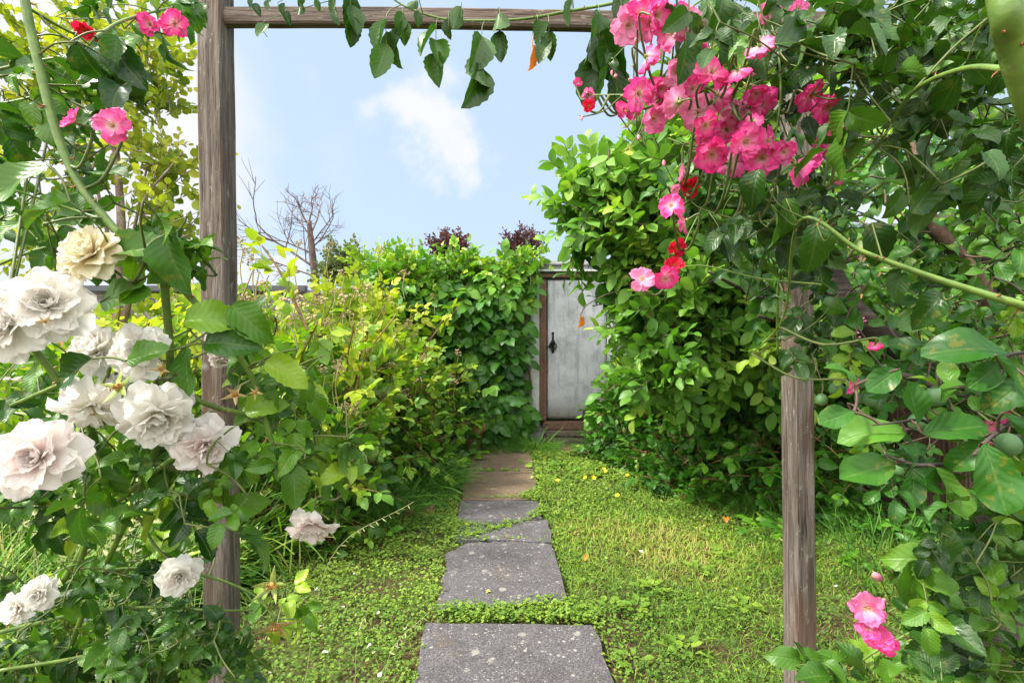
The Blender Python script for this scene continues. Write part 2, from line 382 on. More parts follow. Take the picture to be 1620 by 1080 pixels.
def slabmat(name, brown):
    m,n=newmat(name); b=NB(n); obj=b.node('ShaderNodeTexCoord').outputs['Object']
    f=b.noise(obj,160,3,.7); g=b.noise(obj,9,5,.65)
    c=b.ramp(f,[(.30,(.035,.032,.036)),(.5,(.082,.075,.080)),(.68,(.18,.17,.175))])
    c=b.mix(b.math('MULTIPLY',b.mr(g,.45,.62),.55),c,b.mix(1.,c,(.62,.60,.55),'MULTIPLY'))
    bw=b.mr(b.noise(obj,3.2,4,.6),.62-brown*.55,.80-brown*.42)
    c=b.mix(b.math('MULTIPLY',bw,.85),c,b.mix(f,(.070,.044,.023),(.21,.145,.082)))
    for s,th,cl_ in ((9,.22,(.30,.29,.25)),(24,.24,(.36,.35,.31)),(55,.24,(.42,.40,.36))):
        d=b.math('ADD',b.vor(obj,s),b.math('MULTIPLY',b.math('SUBTRACT',b.noise(obj,s*4,3),.5),.16))
        sel=b.mr(b.noise(b.mapping(obj,loc=(s,3,0)),s*.35,2),.47,.55)
        c=b.mix(b.math('MULTIPLY',b.math('MULTIPLY',b.mr(d,th*.6,th,1,0),sel),.62*(1-.5*brown)),c,cl_)
    moss=b.mr(b.noise(obj,5,5,.7),.63,.74); c=b.mix(b.math('MULTIPLY',moss,.4),c,(.06,.075,.015))
    rg=b.mix(b.mr(b.noise(obj,4,3),.4,.6),(.6,)*3,(.85,)*3)
    b.out(b.bsdf(c,rg,b.bump(b.math('ADD',f,b.math('MULTIPLY',g,.6)),.8,.004),.4)); return m
def paintmat(name, base, dirt=(.16,.15,.12), peel=(.20,.12,.07), zlo=.3, zhi=.75, amt=.5, rough=.6, streak=True):
    m,n=newmat(name); b=NB(n); obj=b.node('ShaderNodeTexCoord').outputs['Object']
    f=b.noise(obj,5,6,.65); g=b.noise(b.mapping(obj,(14,14,1.6)),1,5,.6); fn=b.noise(obj,45,3,.7)
    c=b.mix(b.math('MULTIPLY',b.mr(f,.40,.70),amt),base,tuple(q*.45 for q in base))
    if streak: c=b.mix(b.math('MULTIPLY',b.mr(g,.50,.66),amt*.9),c,dirt)
    c=b.mix(b.math('MULTIPLY',b.mr(fn,.60,.68),.5),c,(.75,.76,.78))
    sx=b.node('ShaderNodeSeparateXYZ'); b.link(obj,sx.inputs[0])
    lo=b.math('MULTIPLY',b.mr(b.math('ADD',sx.outputs[2],b.math('MULTIPLY',b.math('SUBTRACT',f,.5),.5)),zlo,zhi,1,0),.75); c=b.mix(lo,c,(.10,.095,.05))
    pl=b.mr(b.noise(obj,16,5,.75),.63,.655); c=b.mix(b.math('MULTIPLY',pl,.85),c,peel)
    b.out(b.bsdf(c,rough,b.bump(b.math('ADD',f,fn),.4,.006),.35)); return m

M={}
M['rose_leaf']=leafmat('rose_leaf',[(0,(.013,.055,.005)),(.35,(.036,.120,.007)),(.7,(.105,.24,.012)),(1,(.30,.44,.03))],.30,.26,8,.0025,.25)
M['rose_leaf_dark']=leafmat('rose_leaf_dark',[(0,(.011,.042,.005)),(.4,(.028,.092,.007)),(.8,(.08,.20,.012)),(1,(.22,.36,.03))],.30,.22,8,.0025,.2)
M['plum_leaf']=leafmat('plum_leaf',[(0,(.012,.060,.008)),(.4,(.032,.13,.012)),(.75,(.10,.25,.018)),(1,(.28,.42,.03))],.32,.30,6,.003,.35)
M['bramble_leaf']=leafmat('bramble_leaf',[(0,(.030,.10,.008)),(.35,(.095,.23,.012)),(.62,(.26,.41,.022)),(1,(.58,.60,.05))],.42,.34,7,.003)
M['wall_leaf']=leafmat('wall_leaf',[(0,(.020,.095,.008)),(.4,(.060,.20,.010)),(.72,(.17,.36,.018)),(1,(.46,.56,.04))],.36,.30,7,.003)
M['quince_leaf']=leafmat('quince_leaf',[(0,(.030,.12,.016)),(.4,(.10,.25,.026)),(.75,(.19,.37,.045)),(1,(.46,.58,.08))],.40,.36,6,.003)
M['pear_leaf']=leafmat('pear_leaf',[(0,(.09,.17,.012)),(.35,(.24,.33,.02)),(.7,(.44,.48,.04)),(1,(.62,.58,.08))],.42,.42,5,.002,.0,.2,(1.0,1.05,.4))
M['purple_leaf']=leafmat('purple_leaf',[(0,(.025,.007,.012)),(.5,(.060,.018,.030)),(1,(.15,.05,.05))],.45,.25,5,.002,under=.1,tcol=(1.3,.6,.6))
M['far_leaf']=leafmat('far_leaf',[(0,(.03,.06,.025)),(.5,(.08,.12,.035)),(1,(.20,.22,.07))],.55,.3,5,.002)
M['clover']=leafmat('clover',[(0,(.042,.11,.012)),(.35,(.125,.235,.022)),(.7,(.26,.37,.04)),(1,(.43,.48,.07))],.50,.32,4,.002)
M['grass']=leafmat('grass_blade',[(0,(.03,.10,.010)),(.4,(.10,.23,.016)),(.7,(.24,.36,.03)),(.88,(.40,.36,.10)),(1,(.42,.27,.12))],.5,.3,3,.001)
M['fern']=leafmat('horsetail',[(0,(.02,.09,.008)),(.5,(.07,.22,.015)),(1,(.20,.38,.03))],.5,.3,3,.001)
M['straw']=leafmat('straw_grass',[(0,(.20,.26,.06)),(.5,(.42,.45,.20)),(1,(.62,.58,.36))],.55,.3,3,.001)
M['orange_leaf']=leafmat('orange_leaf',[(0,(.50,.17,.02)),(.5,(.62,.22,.03)),(1,(.75,.36,.05))],.5,.3,6,.002,.6,.1,(1.2,.8,.3),(.18,.06,.02))
M['yellow_leaf']=leafmat('yellow_leaf',[(0,(.55,.48,.05)),(1,(.75,.66,.12))],.5,.3,6,.002,.2,.1)
M['green_stem']=stemmat('green_stem',(.05,.09,.015),(.13,.15,.035))
M['cane']=stemmat('rose_cane',(.06,.12,.018),(.15,.24,.035),.45)
M['red_stem']=stemmat('bramble_cane',(.13,.055,.03),(.26,.17,.05),.5)
M['brown_stem']=stemmat('brown_twig',(.05,.03,.022),(.13,.085,.055),.7)
M['sepal']=stemmat('sepal',(.16,.26,.04),(.36,.40,.10),.5)
M['sepal_dry']=stemmat('dry_sepal',(.24,.15,.05),(.42,.32,.13),.6)
M['stamen']=stemmat('stamen',(.22,.09,.02),(.55,.30,.05),.7,scale=200)
M['anther']=stemmat('yellow_anther',(.55,.34,.06),(.8,.62,.2),.7,scale=200)
M['thorn']=stemmat('thorn',(.25,.07,.03),(.42,.16,.06),.4)
M['bark_plum']=barkmat('plum_bark',(.013,.010,.008),(.045,.032,.025),(.075,.056,.045),22,9,.012,True)
M['bark_brown']=barkmat('stripped_bark',(.035,.018,.011),(.11,.060,.034),(.15,.09,.055),50,3,.01)
M['bark_grey']=barkmat('grey_bark',(.10,.06,.05),(.25,.17,.14),(.32,.24,.20),20,8,.01)
M['bark_dead']=barkmat('dead_bark',(.05,.03,.026),(.12,.075,.06),(.16,.11,.09),20,8,.006)
M['white_petal']=petalmat('white_petal',[(0,(.83,.79,.62)),(.3,(.88,.86,.80)),(.7,(.86,.84,.79)),(1,(.90,.885,.85))],(.98,.93,.90),.50,.55,.5)
M['blush_petal']=petalmat('blush_petal',[(0,(.84,.72,.64)),(.3,(.88,.80,.77)),(.7,(.89,.86,.83)),(1,(.89,.86,.83))],(1,.88,.86),.48,.55,.6)
M['cream_petal']=petalmat('cream_petal',[(0,(.75,.62,.35)),(.5,(.80,.74,.52)),(1,(.82,.80,.66))],(.95,.8,.6),.35,.6,.5)
M['pink_petal']=petalmat('pink_petal',[(0,(.86,.78,.62)),(.22,(.88,.68,.70)),(.42,(.87,.26,.52)),(.75,(.86,.09,.38)),(1,(.84,.06,.34))],(1.,.45,.68),.36,.5,.6,(.88,.30,.55))
M['red_petal']=petalmat('red_petal',[(0,(.80,.40,.12)),(.2,(.78,.10,.08)),(.5,(.72,.015,.05)),(1,(.70,.012,.08))],(1,.5,.6),.32,.5,.5)
M['bud_pink']=petalmat('bud_petal',[(0,(.75,.40,.42)),(.5,(.80,.30,.42)),(1,(.82,.55,.58))],(1,.6,.6),.2,.5,.5)
M['blossom']=petalmat('bramble_petal',[(0,(.45,.33,.18)),(.5,(.60,.48,.32)),(1,(.72,.62,.52))],(.6,.45,.35),.25,.6,.9)
M['calyx']=stemmat('bramble_calyx',(.18,.17,.05),(.38,.30,.11),.7,scale=90)
M['buttercup']=petalmat('buttercup_petal',[(0,(.75,.50,.02)),(1,(.85,.68,.03))],(1,.9,.5),.2,.4,.3)
M['post']=woodmat('weathered_post')
M['rail']=woodmat('weathered_rail',(.85,.78,.75),'X')
pass

# ------------------------------------------------------------------ ground
def gh(x,y):
    return .018*np.sin(x*2.1+.7)*np.sin(y*1.7)+.010*np.sin(x*5.3+y*3.1)+.006*np.sin(x*11+1.3)*np.cos(y*9)
def make_ground():
    xs=np.concatenate([np.linspace(-150,-7,12),np.linspace(-6.8,6.8,140),np.linspace(7,150,12)])
    ys=np.concatenate([np.linspace(-60,-1.2,8),np.linspace(-1,9,110),np.linspace(9.5,250,20)])
    X,Y=np.meshgrid(xs,ys); near=np.clip((8.5-np.abs(Y-3.5))/3,0,1)*np.clip((8-np.abs(X))/3,0,1)
    onp=np.clip(1-np.abs(X+.02)/.8,0,1)
    Z=gh(X,Y)*near*(1-.8*onp)-.012
    n,m=X.shape; idx=np.arange(n*m).reshape(n,m)
    f=np.stack([idx[:-1,:-1],idx[:-1,1:],idx[1:,1:],idx[1:,:-1]],axis=-1).reshape(-1,4)
    mt,nn=newmat('garden_soil'); b=NB(nn); obj=b.node('ShaderNodeTexCoord').outputs['Object']
    f1=b.noise(obj,3,6,.7); f2=b.noise(obj,45,5,.7)
    c=b.ramp(f2,[(.3,(.022,.014,.008)),(.55,(.085,.052,.028)),(.75,(.19,.125,.070))])
    c=b.mix(b.math('MULTIPLY',b.mr(f1,.42,.6),.75),c,b.mix(f2,(.035,.06,.010),(.12,.18,.03)))
    b.out(b.bsdf(c,.9,b.bump(f2,.9,.02),.2))
    o=build('ground',T(np.stack([X,Y,Z],-1).reshape(-1,3),[f],np.stack([X,Y],-1).reshape(-1,2)),mt)
    tag(o,'dark garden soil under the lawn and the beds','ground',kind='structure')
make_ground()
def earth():     # bare trodden earth before the door
    ring=[G(838,716),G(848,704),G(880,697),G(935,697),G(960,702),G(955,714),G(900,718)]
    c=np.mean(ring,axis=0); V=[c+(0,0,.012)];UV=[(0,0)]
    sm=smooth_path(ring+[ring[0]],5)[:-1]
    for p in sm: V.append((p[0],p[1],.004)); UV.append((p[0],p[1]))
    n=len(sm); f=[(0,1+i,1+(i+1)%n) for i in range(n)]
    mt,nn=newmat('trodden_earth'); b=NB(nn); obj=b.node('ShaderNodeTexCoord').outputs['Object']
    f2=b.noise(obj,40,5,.7); c_=b.ramp(f2,[(.3,(.05,.028,.015)),(.7,(.17,.10,.06))]); b.out(b.bsdf(c_,.95,b.bump(f2,.8,.015),.2))
    tag(build('earth_path',T(V,[f],UV),mt),'bare brown earth between the path and the door step','path',kind='structure')
earth()

# ------------------------------------------------------------------ paving slabs
slab_mats=[slabmat('grey_concrete_slab',.05),slabmat('brown_stained_slab',.8)]
def slab(corners, label, mi, chip=0., z=.022):
    pts=[np.array(G(*c,z)) for c in corners]; out=[]
    for i in range(len(pts)):
        a,b_=pts[i],pts[(i+1)%len(pts)]
        for t in np.linspace(0,1,7)[:-1]: out.append(a+(b_-a)*t+np.array([R.normal(0,.0085),R.normal(0,.0085),0]))
    ring=np.array(out); c=ring.mean(0); n=len(ring)
    V=[];UV=[]
    rings=[(1.0,-.06),(1.0,-.006),(.992,0.),(.7,0.001),(.35,.0)]
    for s,dz in rings:
        for p in ring: q=c+(p-c)*s; V.append((q[0],q[1],z+dz)); UV.append((q[0],q[1]))
    V.append((c[0],c[1],z)); UV.append((c[0],c[1])); idx=np.arange(len(rings)*n).reshape(-1,n); nx=np.roll(idx,-1,axis=1)
    f=np.stack([idx[:-1],nx[:-1],nx[1:],idx[1:]],-1).reshape(-1,4); tri=np.stack([idx[-1],nx[-1],np.full(n,len(V)-1)],-1)
    o=build('paving_slab',T(V,[f,tri],UV),slab_mats[mi],origin=(c[0],c[1],0),smooth=False)
    tag(o,label,'paving slab','concrete paving slabs of the garden path')
slab([(635,1170),(1000,1170),(942,986),(672,985)],'largest grey speckled slab, nearest of the path, below the clover strip',0)
slab([(692,963),(900,948),(872,861),(800,855),(740,858),(704,876)],'grey slab with pale lichen spots and one small yellow leaf on it',0)
slab([(718,852),(872,856),(868,822),(724,824)],'short dark slab half buried under the diagonal line of ground cover',0)
slab([(721,830),(858,820),(853,791),(727,792)],'narrow grey slab whose front corner is overgrown by clover',0)
slab([(728,789.5),(852,788),(845,748),(738,748)],'brown stained slab, second from the door end of the path',1)
slab([(739,746.5),(844,746.5),(838,708),(746,707)],'brown mossy slab at the far end of the path near the door',1)
brickm,nn=newmat('old_red_brick'); b=NB(nn); obj=b.node('ShaderNodeTexCoord').outputs['Object']; f2=b.noise(obj,30,5,.7)
b.out(b.bsdf(b.ramp(f2,[(.3,(.12,.055,.03)),(.7,(.33,.16,.09))]),.9,b.bump(f2,.7,.01),.2))
for (px,py,w,lab) in ((664,808,.24,'reddish broken brick lying at the edge of the bramble'),(722,718,.20,'reddish brown stone beside the far end of the path'),(712,735,.16,'small brown stone sunk in clover left of the path')):
    p=G(px,py); o=weld_box('brick',(p[0]-w/2,p[1]-.09,-.03),(p[0]+w/2,p[1]+.09,.028),brickm,bw=.012); tag(o,lab,'brick')

# ------------------------------------------------------------------ rose arch (two posts and a rail)
def stick(name,a,b_,w,d,mat,parent,axis='z'):
    """slightly bowed, rough sawn timber"""
    import bmesh
    bm=bmesh.new(); a=np.array(a,float); b_=np.array(b_,float); N=26; L=[]
    off=parent_world(parent)
    for i in range(N+1):
        t=i/N; c=a+(b_-a)*t+np.array([math.sin(t*5+a[0])*.0035,0,0] if axis=='z' else [0,0,math.sin(t*6)*.004])
        hw=w/2*(1+R.normal(0,.012)); hd=d/2*(1+R.normal(0,.012)); ch=.0045
        ring=[]
        for (x,y) in ((-hw+ch,-hd),(hw-ch,-hd),(hw,-hd+ch),(hw,hd-ch),(hw-ch,hd),(-hw+ch,hd),(-hw,hd-ch),(-hw,-hd+ch)):
            v=c-off+(np.array([x,y,0]) if axis=='z' else np.array([0,y,x])); ring.append(bm.verts.new(v))
        L.append(ring)
    for r0,r1 in zip(L[:-1],L[1:]):
        for k in range(8): bm.faces.new((r0[k],r0[(k+1)%8],r1[(k+1)%8],r1[k]))
    bm.faces.new(L[0][::-1]); bm.faces.new(L[-1]); bmesh.ops.recalc_face_normals(bm,faces=bm.faces)
    me=bpy.data.meshes.new(name); bm.to_mesh(me); bm.free(); me.materials.append(mat)
    o=bpy.data.objects.new(name,me); col.objects.link(o); o.parent=parent; return o
D0=1.33
xl=(334-810)/F*D0; xl2=(331-810)/F*D0; xr=(1277.5-810)/F*D0
arch=empty('rose_arch',(0,D0,0),'weathered grey timber rose arch of two posts and a top rail over the path','rose arch')
stick('post',(xl+.012,D0+.036,-.3),(xl2-.002,D0+.036,2.30),.064,.072,M['post'],arch)
stick('post',(xr,D0+.036,-.3),(xr-.008,D0+.036,2.20),.053,.072,M['post'],arch)
zb=CH+(HZ-33)/F*D0
stick('rail',(xl-.10,D0+.030,zb+.026),(xr+.08,D0+.030,zb+.016),.046,.030,M['rail'],arch,'x')
# rail passes behind the left post face: butt notch is hidden by the post's front

# ------------------------------------------------------------------ outbuilding with the white door
YW=6.95
white_wall=paintmat('whitewashed_brick',(.50,.50,.50),amt=.6,zlo=.1,zhi=.6)
def wall_mat():
    m,n=newmat('painted_brick'); b=NB(n); obj=b.node('ShaderNodeTexCoord').outputs['Object']
    br=b.node('ShaderNodeTexBrick'); b.link(b.mapping(obj,(1,1,1),(radians(90),0,0)),br.inputs['Vector']); br.inputs['Scale'].default_value=2.2; br.inputs['Mortar Size'].default_value=.012
    br.inputs['Color1'].default_value=(.50,.50,.49,1); br.inputs['Color2'].default_value=(.42,.42,.42,1); br.inputs['Mortar'].default_value=(.22,.21,.2,1)
    f=b.noise(obj,4,6,.7); c=b.mix(b.math('MULTIPLY',b.mr(f,.5,.68),.7),br.outputs['Color'],(.16,.13,.11))
    b.out(b.bsdf(c,.85,b.bump(b.math('ADD',b.math('MULTIPLY',br.outputs['Fac'],-1.),b.noise(obj,40,3)),.5,.008),.2)); return m
shed=empty('outbuilding',(0.3,YW,0),'white painted brick outbuilding with a weathered door, half buried in climbing bramble','outbuilding')
xd0=(866-810)/F*YW; xd1=(958-810)/F*YW; zd0=CH-(661-HZ)/F*YW; zd1=CH+(HZ-444)/F*YW
wl0=(588-810)/F*YW; wtop=CH+(HZ-420)/F*YW
wm=wall_mat()
xpost0=(838-810)/F*YW
wt=comb([box((wl0,YW,-.1),(xpost0,YW+.22,wtop)),box((xd1+.09,YW,-.1),(xd1+2.0,YW+.22,wtop)),box((xpost0,YW,zd1+.10),(xd1+.09,YW+.22,wtop)),
         box((xpost0,YW+.002,-.1),(xd1+.09,YW+.22,zd0-.13)),box((wl0,YW+.22,-.1),(wl0+.2,YW+3.,wtop)),box((wl0+.2,YW+2.8,-.1),(xd1+2.0,YW+3.,wtop))])
build('wall',wt,wm,shed,smooth=False)
rm=paintmat('grey_roof_sheet',(.42,.44,.46),amt=.5,zlo=-5,zhi=-4,streak=False)
rf=weld_box('roof',(wl0-.12,YW-.10,wtop+.002),(xd1+2.1,YW+3.1,wtop+.055),rm,shed,.006)
fr_m=paintmat('peeling_white_frame',(.62,.63,.63),amt=.35,peel=(.22,.15,.10),zlo=.1,zhi=.5)
dm=paintmat('weathered_white_door',(.52,.53,.57),dirt=(.24,.25,.29),peel=(.34,.34,.36),amt=.62,zlo=zd0+.0,zhi=zd0+.34)
red_m=paintmat('bare_brown_timber',(.17,.085,.05),dirt=(.06,.03,.02),peel=(.30,.2,.14),amt=.5,zlo=-3,zhi=-2)
df=weld_box('door_frame',(xpost0+.01,YW-.055,.18),((853-810)/F*YW,YW-.002,zd1+.07),fr_m,shed,.006)
bt=weld_box('batten',((853.5-810)/F*YW,YW-.065,zd0-.02),((864-810)/F*YW,YW-.004,zd1+.01),red_m,shed,.006)
weld_box('lintel',((846-810)/F*YW,YW-.09,zd1+.035),(xd1+.09,YW-.004,zd1+.085),red_m,shed,.006)
weld_box('drip_board',((850-810)/F*YW,YW-.14,zd1+.11),(xd1+.15,YW-.002,zd1+.135),fr_m,shed,.004)
weld_box('door_frame',(xd1+.012,YW-.055,.18),(xd1+.09,YW-.002,zd1+.03),fr_m,shed,.006)
# door: rippled sheet over boards
def door_sheet():
    nx,nz=26,46; xs=np.linspace(xd0,xd1,nx); zs=np.linspace(zd0,zd1,nz); X,Z=np.meshgrid(xs,zs)
    u=(X-xd0)/(xd1-xd0); w=(Z-zd0)/(zd1-zd0)
    tear=(u>.60)&(w<.11)&(w<.03+.11*np.abs(np.sin(u*16)))
    Y=YW-.045-.006*np.sin(u*7+w*3)-.010*np.exp(-((u-.35-.5*(1-w))**2)/.004)*(w>.82)-.004*np.sin(w*23+u*4)
    Y[tear]-=.035*R.random(tear.sum())
    idx=np.arange(nx*nz).reshape(nz,nx); f=np.stack([idx[:-1,:-1],idx[:-1,1:],idx[1:,1:],idx[1:,:-1]],-1).reshape(-1,4)
    keep=~(tear[:-1,:-1]&tear[1:,1:]).ravel()
    # top corner cut a little uneven
    return T(np.stack([X,Y,Z],-1).reshape(-1,3),[f[keep]],np.stack([u,w],-1).reshape(-1,2))
door=build('door',door_sheet(),dm,shed)
sol=door.modifiers.new('thickness','SOLIDIFY'); sol.thickness=.004; sol.offset=1
dark_m,nn=newmat('damp_board'); b=NB(nn); obj=b.node('ShaderNodeTexCoord').outputs['Object']; b.out(b.bsdf(b.ramp(b.noise(obj,14,4),[(.3,(.03,.028,.024)),(.7,(.11,.10,.09))]),.8))
weld_box('board',(xd0+.004,YW-.036,zd0+.004),(xd1-.004,YW-.006,zd1-.004),dark_m,door,.003)
iron,nn=newmat('black_iron'); b=NB(nn); b.out(b.bsdf((.02,.018,.017),.55,None,.5,Metallic=.4))
hp=P(869,541,YW-.075); hx=(874-810)/F*YW
th=np.linspace(0,2*pi,25)
ring=np.stack([hx+.045*np.sin(th),np.full(25,YW-.078),hp[2]-.055+.05*np.cos(th)],-1)
hd=comb([tube(ring,.010,6),ball(.030,1,1).xf(pos=(hx,YW-.07,hp[2])),tube([(hx,YW-.06,hp[2]+.11),(hx,YW-.07,hp[2])],[.012,.018],6),
         tube([(hx,YW-.06,hp[2]),(hx,YW-.06,hp[2]-.14)],[.03,.02],6),ball(.020).xf(pos=(hx,YW-.062,hp[2]+.12)),tube([(hx-.10,YW-.07,hp[2]-.07),(hx-.01,YW-.072,hp[2]-.05)],.009,6)])
build('handle',hd,iron,door)
brk=empty('door_step',((900-810)/F*(YW-.15),YW-.2,0),'worn red brick door step with stone slabs below the white door','step')
sxa=(858-810)/F*YW; sxb=(955-810)/F*YW
redb,nn=newmat('red_brick_step'); b=NB(nn); obj=b.node('ShaderNodeTexCoord').outputs['Object']; f2=b.noise(obj,18,5,.7)
b.out(b.bsdf(b.ramp(f2,[(.3,(.09,.05,.035)),(.7,(.24,.14,.10))]),.85,b.bump(f2,.7,.01),.2))
weld_box('brick_tread',(sxa,YW-.20,.17),(sxb,YW-.058,zd0-.03),redb,brk,.014)
stm,nn=newmat('dark_step_stone'); b=NB(nn); obj=b.node('ShaderNodeTexCoord').outputs['Object']; f2=b.noise(obj,22,5,.7)
b.out(b.bsdf(b.ramp(f2,[(.3,(.045,.035,.028)),(.7,(.22,.18,.14))]),.9,b.bump(f2,.8,.012),.2))
weld_box('stone_slab',(sxa+.02,YW-.34,.105),(sxb+.03,YW-.06,.165),stm,brk,.014)
weld_box('stone_slab',(sxa-.02,YW-.40,-.03),(sxb+.05,YW-.06,.095),stm,brk,.02)

# terracotta pot under the wall bramble
pm,nn=newmat('terracotta'); b=NB(nn); obj=b.node('ShaderNodeTexCoord').outputs['Object']; f2=b.noise(obj,12,4)
b.out(b.bsdf(b.ramp(f2,[(.3,(.30,.08,.05)),(.7,(.50,.17,.11))]),.8,None,.3))
def lathe(prof,n=28):
    V=[];UV=[]
    for r,z in prof:
        for j in range(n): V.append((r*math.cos(2*pi*j/n),r*math.sin(2*pi*j/n),z)); UV.append((j/n,z))
    idx=np.arange(len(V)).reshape(-1,n); nx=np.roll(idx,-1,axis=1)
    return T(V,[np.stack([idx[:-1],nx[:-1],nx[1:],idx[1:]],-1).reshape(-1,4)],UV)
pc=P(742,672,6.1); pc[2]=0
o=build('terracotta_pot',lathe([(.02,.0),(.12,.0),(.17,.26),(.20,.27),(.205,.34),(.185,.345),(.17,.30),(.02,.29)]).xf(pos=pc),pm,origin=pc)
tag(o,'red terracotta pot at the foot of the bramble covered wall','pot')

# ------------------------------------------------------------------ neighbouring buildings
tile,nn=newmat('slate_roof'); b=NB(nn); obj=b.node('ShaderNodeTexCoord').outputs['Object']
w=b.node('ShaderNodeTexWave'); w.wave_type='BANDS'; w.bands_direction='X'; w.inputs['Scale'].default_value=2.2; b.link(obj,w.inputs[0])
b.out(b.bsdf(b.mix(w.outputs['Fac'],(.15,.17,.21),(.22,.25,.30)),.85,None,.15))
gut,nn=newmat('dark_gutter'); b=NB(nn); b.out(b.bsdf((.045,.05,.055),.4))
obrick=lambda nm:None
def brickwall(name,c1,c2,mo,sc=3.5):
    m,n=newmat(name); b=NB(n); obj=b.node('ShaderNodeTexCoord').outputs['Object']
    br=b.node('ShaderNodeTexBrick'); b.link(b.mapping(obj,(1,1,1),(radians(90),0,0)),br.inputs['Vector']); br.inputs['Scale'].default_value=sc; br.inputs['Mortar Size'].default_value=.012
    br.inputs['Color1'].default_value=(*c1,1); br.inputs['Color2'].default_value=(*c2,1); br.inputs['Mortar'].default_value=(*mo,1)
    f=b.noise(obj,3,5); b.out(b.bsdf(b.mix(b.math('MULTIPLY',f,.4),br.outputs['Color'],(.2,.1,.07)),.85,None,.2)); return m
ob=brickwall('orange_brick',(.55,.24,.11),(.42,.17,.08),(.45,.38,.3))
grayw=paintmat('grey_weatherboard',(.26,.26,.28),amt=.4,zlo=-5,zhi=-4)
glass,nn=newmat('window_glass'); b=NB(nn); b.out(b.bsdf((.03,.04,.05),.06,None,.6))
whitef,nn=newmat('white_window_frame'); b=NB(nn); b.out(b.bsdf((.72,.72,.70),.4))
# conservatory like extension, left behind the brambles
YN=12.5
nb=empty('garden_room',((330-810)/F*YN,YN,0),'low garden room with pale sheet roof and dark gutter behind the left post','garden room')
def X(px,d): return (px-810)/F*d
def Zp(py,d): return CH+(HZ-py)/F*d
def prism(pts,y0,y1,mi=0):   # polygon in x,z extruded along y
    n=len(pts); V=[(x,y0,z) for x,z in pts]+[(x,y1,z) for x,z in pts]
    fs=[[(i,(i+1)%n,n+(i+1)%n,n+i) for i in range(n)]]
    t=[T(V,[np.array(fs[0])],np.zeros((2*n,2)))]
    c0=T([V[i] for i in range(n)]+[np.mean(V[:n],axis=0)],[[(i+1,i,n) if i+1<n else (0,i,n) for i in range(n)]],np.zeros((n+1,2)))
    c1=T([V[n+i] for i in range(n)]+[np.mean(V[n:],axis=0)],[[(i,(i+1)%n,n) for i in range(n)]],np.zeros((n+1,2)))
    return comb(t+[c0,c1])
zg=Zp(452,YN)
build('wall',comb([box((X(120,YN),YN+.3,-.1),(X(478,YN),YN+3.5,zg-.06))]),grayw,nb,smooth=False)
# sloped roof: low front edge, ridge behind
def roof_slab(x0,x1,y0,y1,z0,z1,th=.06,hip=0.):
    V=[(x0,y0,z0),(x1,y0,z0),(x1-hip,y1,z1),(x0+hip,y1,z1)]; V=V+[(a,b_,c-th) for a,b_,c in V]
    f=[(0,1,2,3),(7,6,5,4),(0,4,5,1),(1,5,6,2),(2,6,7,3),(3,7,4,0)]
    return T(V,[f],np.zeros((8,2)))
build('roof',roof_slab(X(110,YN),X(490,YN),YN-.1,YN+3.6,zg,Zp(404,YN+3.6),.06,1.6),tile,nb,smooth=False)
weld_box('gutter',(X(110,YN),YN-.24,zg-.16),(X(490,YN),YN-.11,zg-.02),gut,nb,.02)
for px in (180,262,352,430):
    fr=weld_box('window',(X(px-26,YN),YN+.22,zg-1.15),(X(px+26,YN),YN+.298,zg-.2),whitef,nb,.01)
    weld_box('pane',(X(px-22,YN),YN+.205,zg-1.09),(X(px+22,YN),YN+.218,zg-.26),glass,fr,.003)
YH=17.
hs=empty('brick_house',(X(250,YH),YH,0),'orange brick house with a slate roof seen between the white roses','house')
build('wall',box((X(60,YH),YH,-.1),(X(322,YH),YH+5,Zp(452,YH))),ob,hs,smooth=False)
build('roof',roof_slab(X(40,YH),X(330,YH),YH-.3,YH+3.0,Zp(452,YH)+.02,Zp(383,YH+3.),.1,.8),tile,hs,smooth=False)
weld_box('gutter',(X(40,YH),YH-.46,Zp(455,YH)),(X(330,YH),YH-.31,Zp(447,YH)),gut,hs,.02)
weld_box('ridge',(X(85,YH+3),YH+2.9,Zp(389,YH+3)),(X(326,YH+3),YH+3.15,Zp(381,YH+3)),gut,hs,.03)
# houses glimpsed through the plum tree on the right
YR=11.
h2=empty('terraced_house',(X(1440,YR),YR,0),'orange brick terraced house with white windows glimpsed through the plum tree','house')
build('wall',box((X(1330,YR),YR,-.1),(X(1750,YR),YR+6,Zp(360,YR))),ob,h2,smooth=False)
build('roof',roof_slab(X(1318,YR),X(1765,YR),YR-.3,YR+4,Zp(360,YR)+.02,Zp(300,YR+4),.1,.4),tile,h2,smooth=False)
for px,py in ((1400,500),(1490,505),(1580,500),(1660,500),(1420,405),(1560,405)):
    fr=weld_box('window',(X(px-24,YR),YR-.06,Zp(py+38,YR)),(X(px+24,YR),YR-.002,Zp(py-34,YR)),whitef,h2,.01)
    weld_box('pane',(X(px-19,YR),YR-.075,Zp(py+32,YR)),(X(px+19,YR),YR-.062,Zp(py-29,YR)),glass,fr,.003)
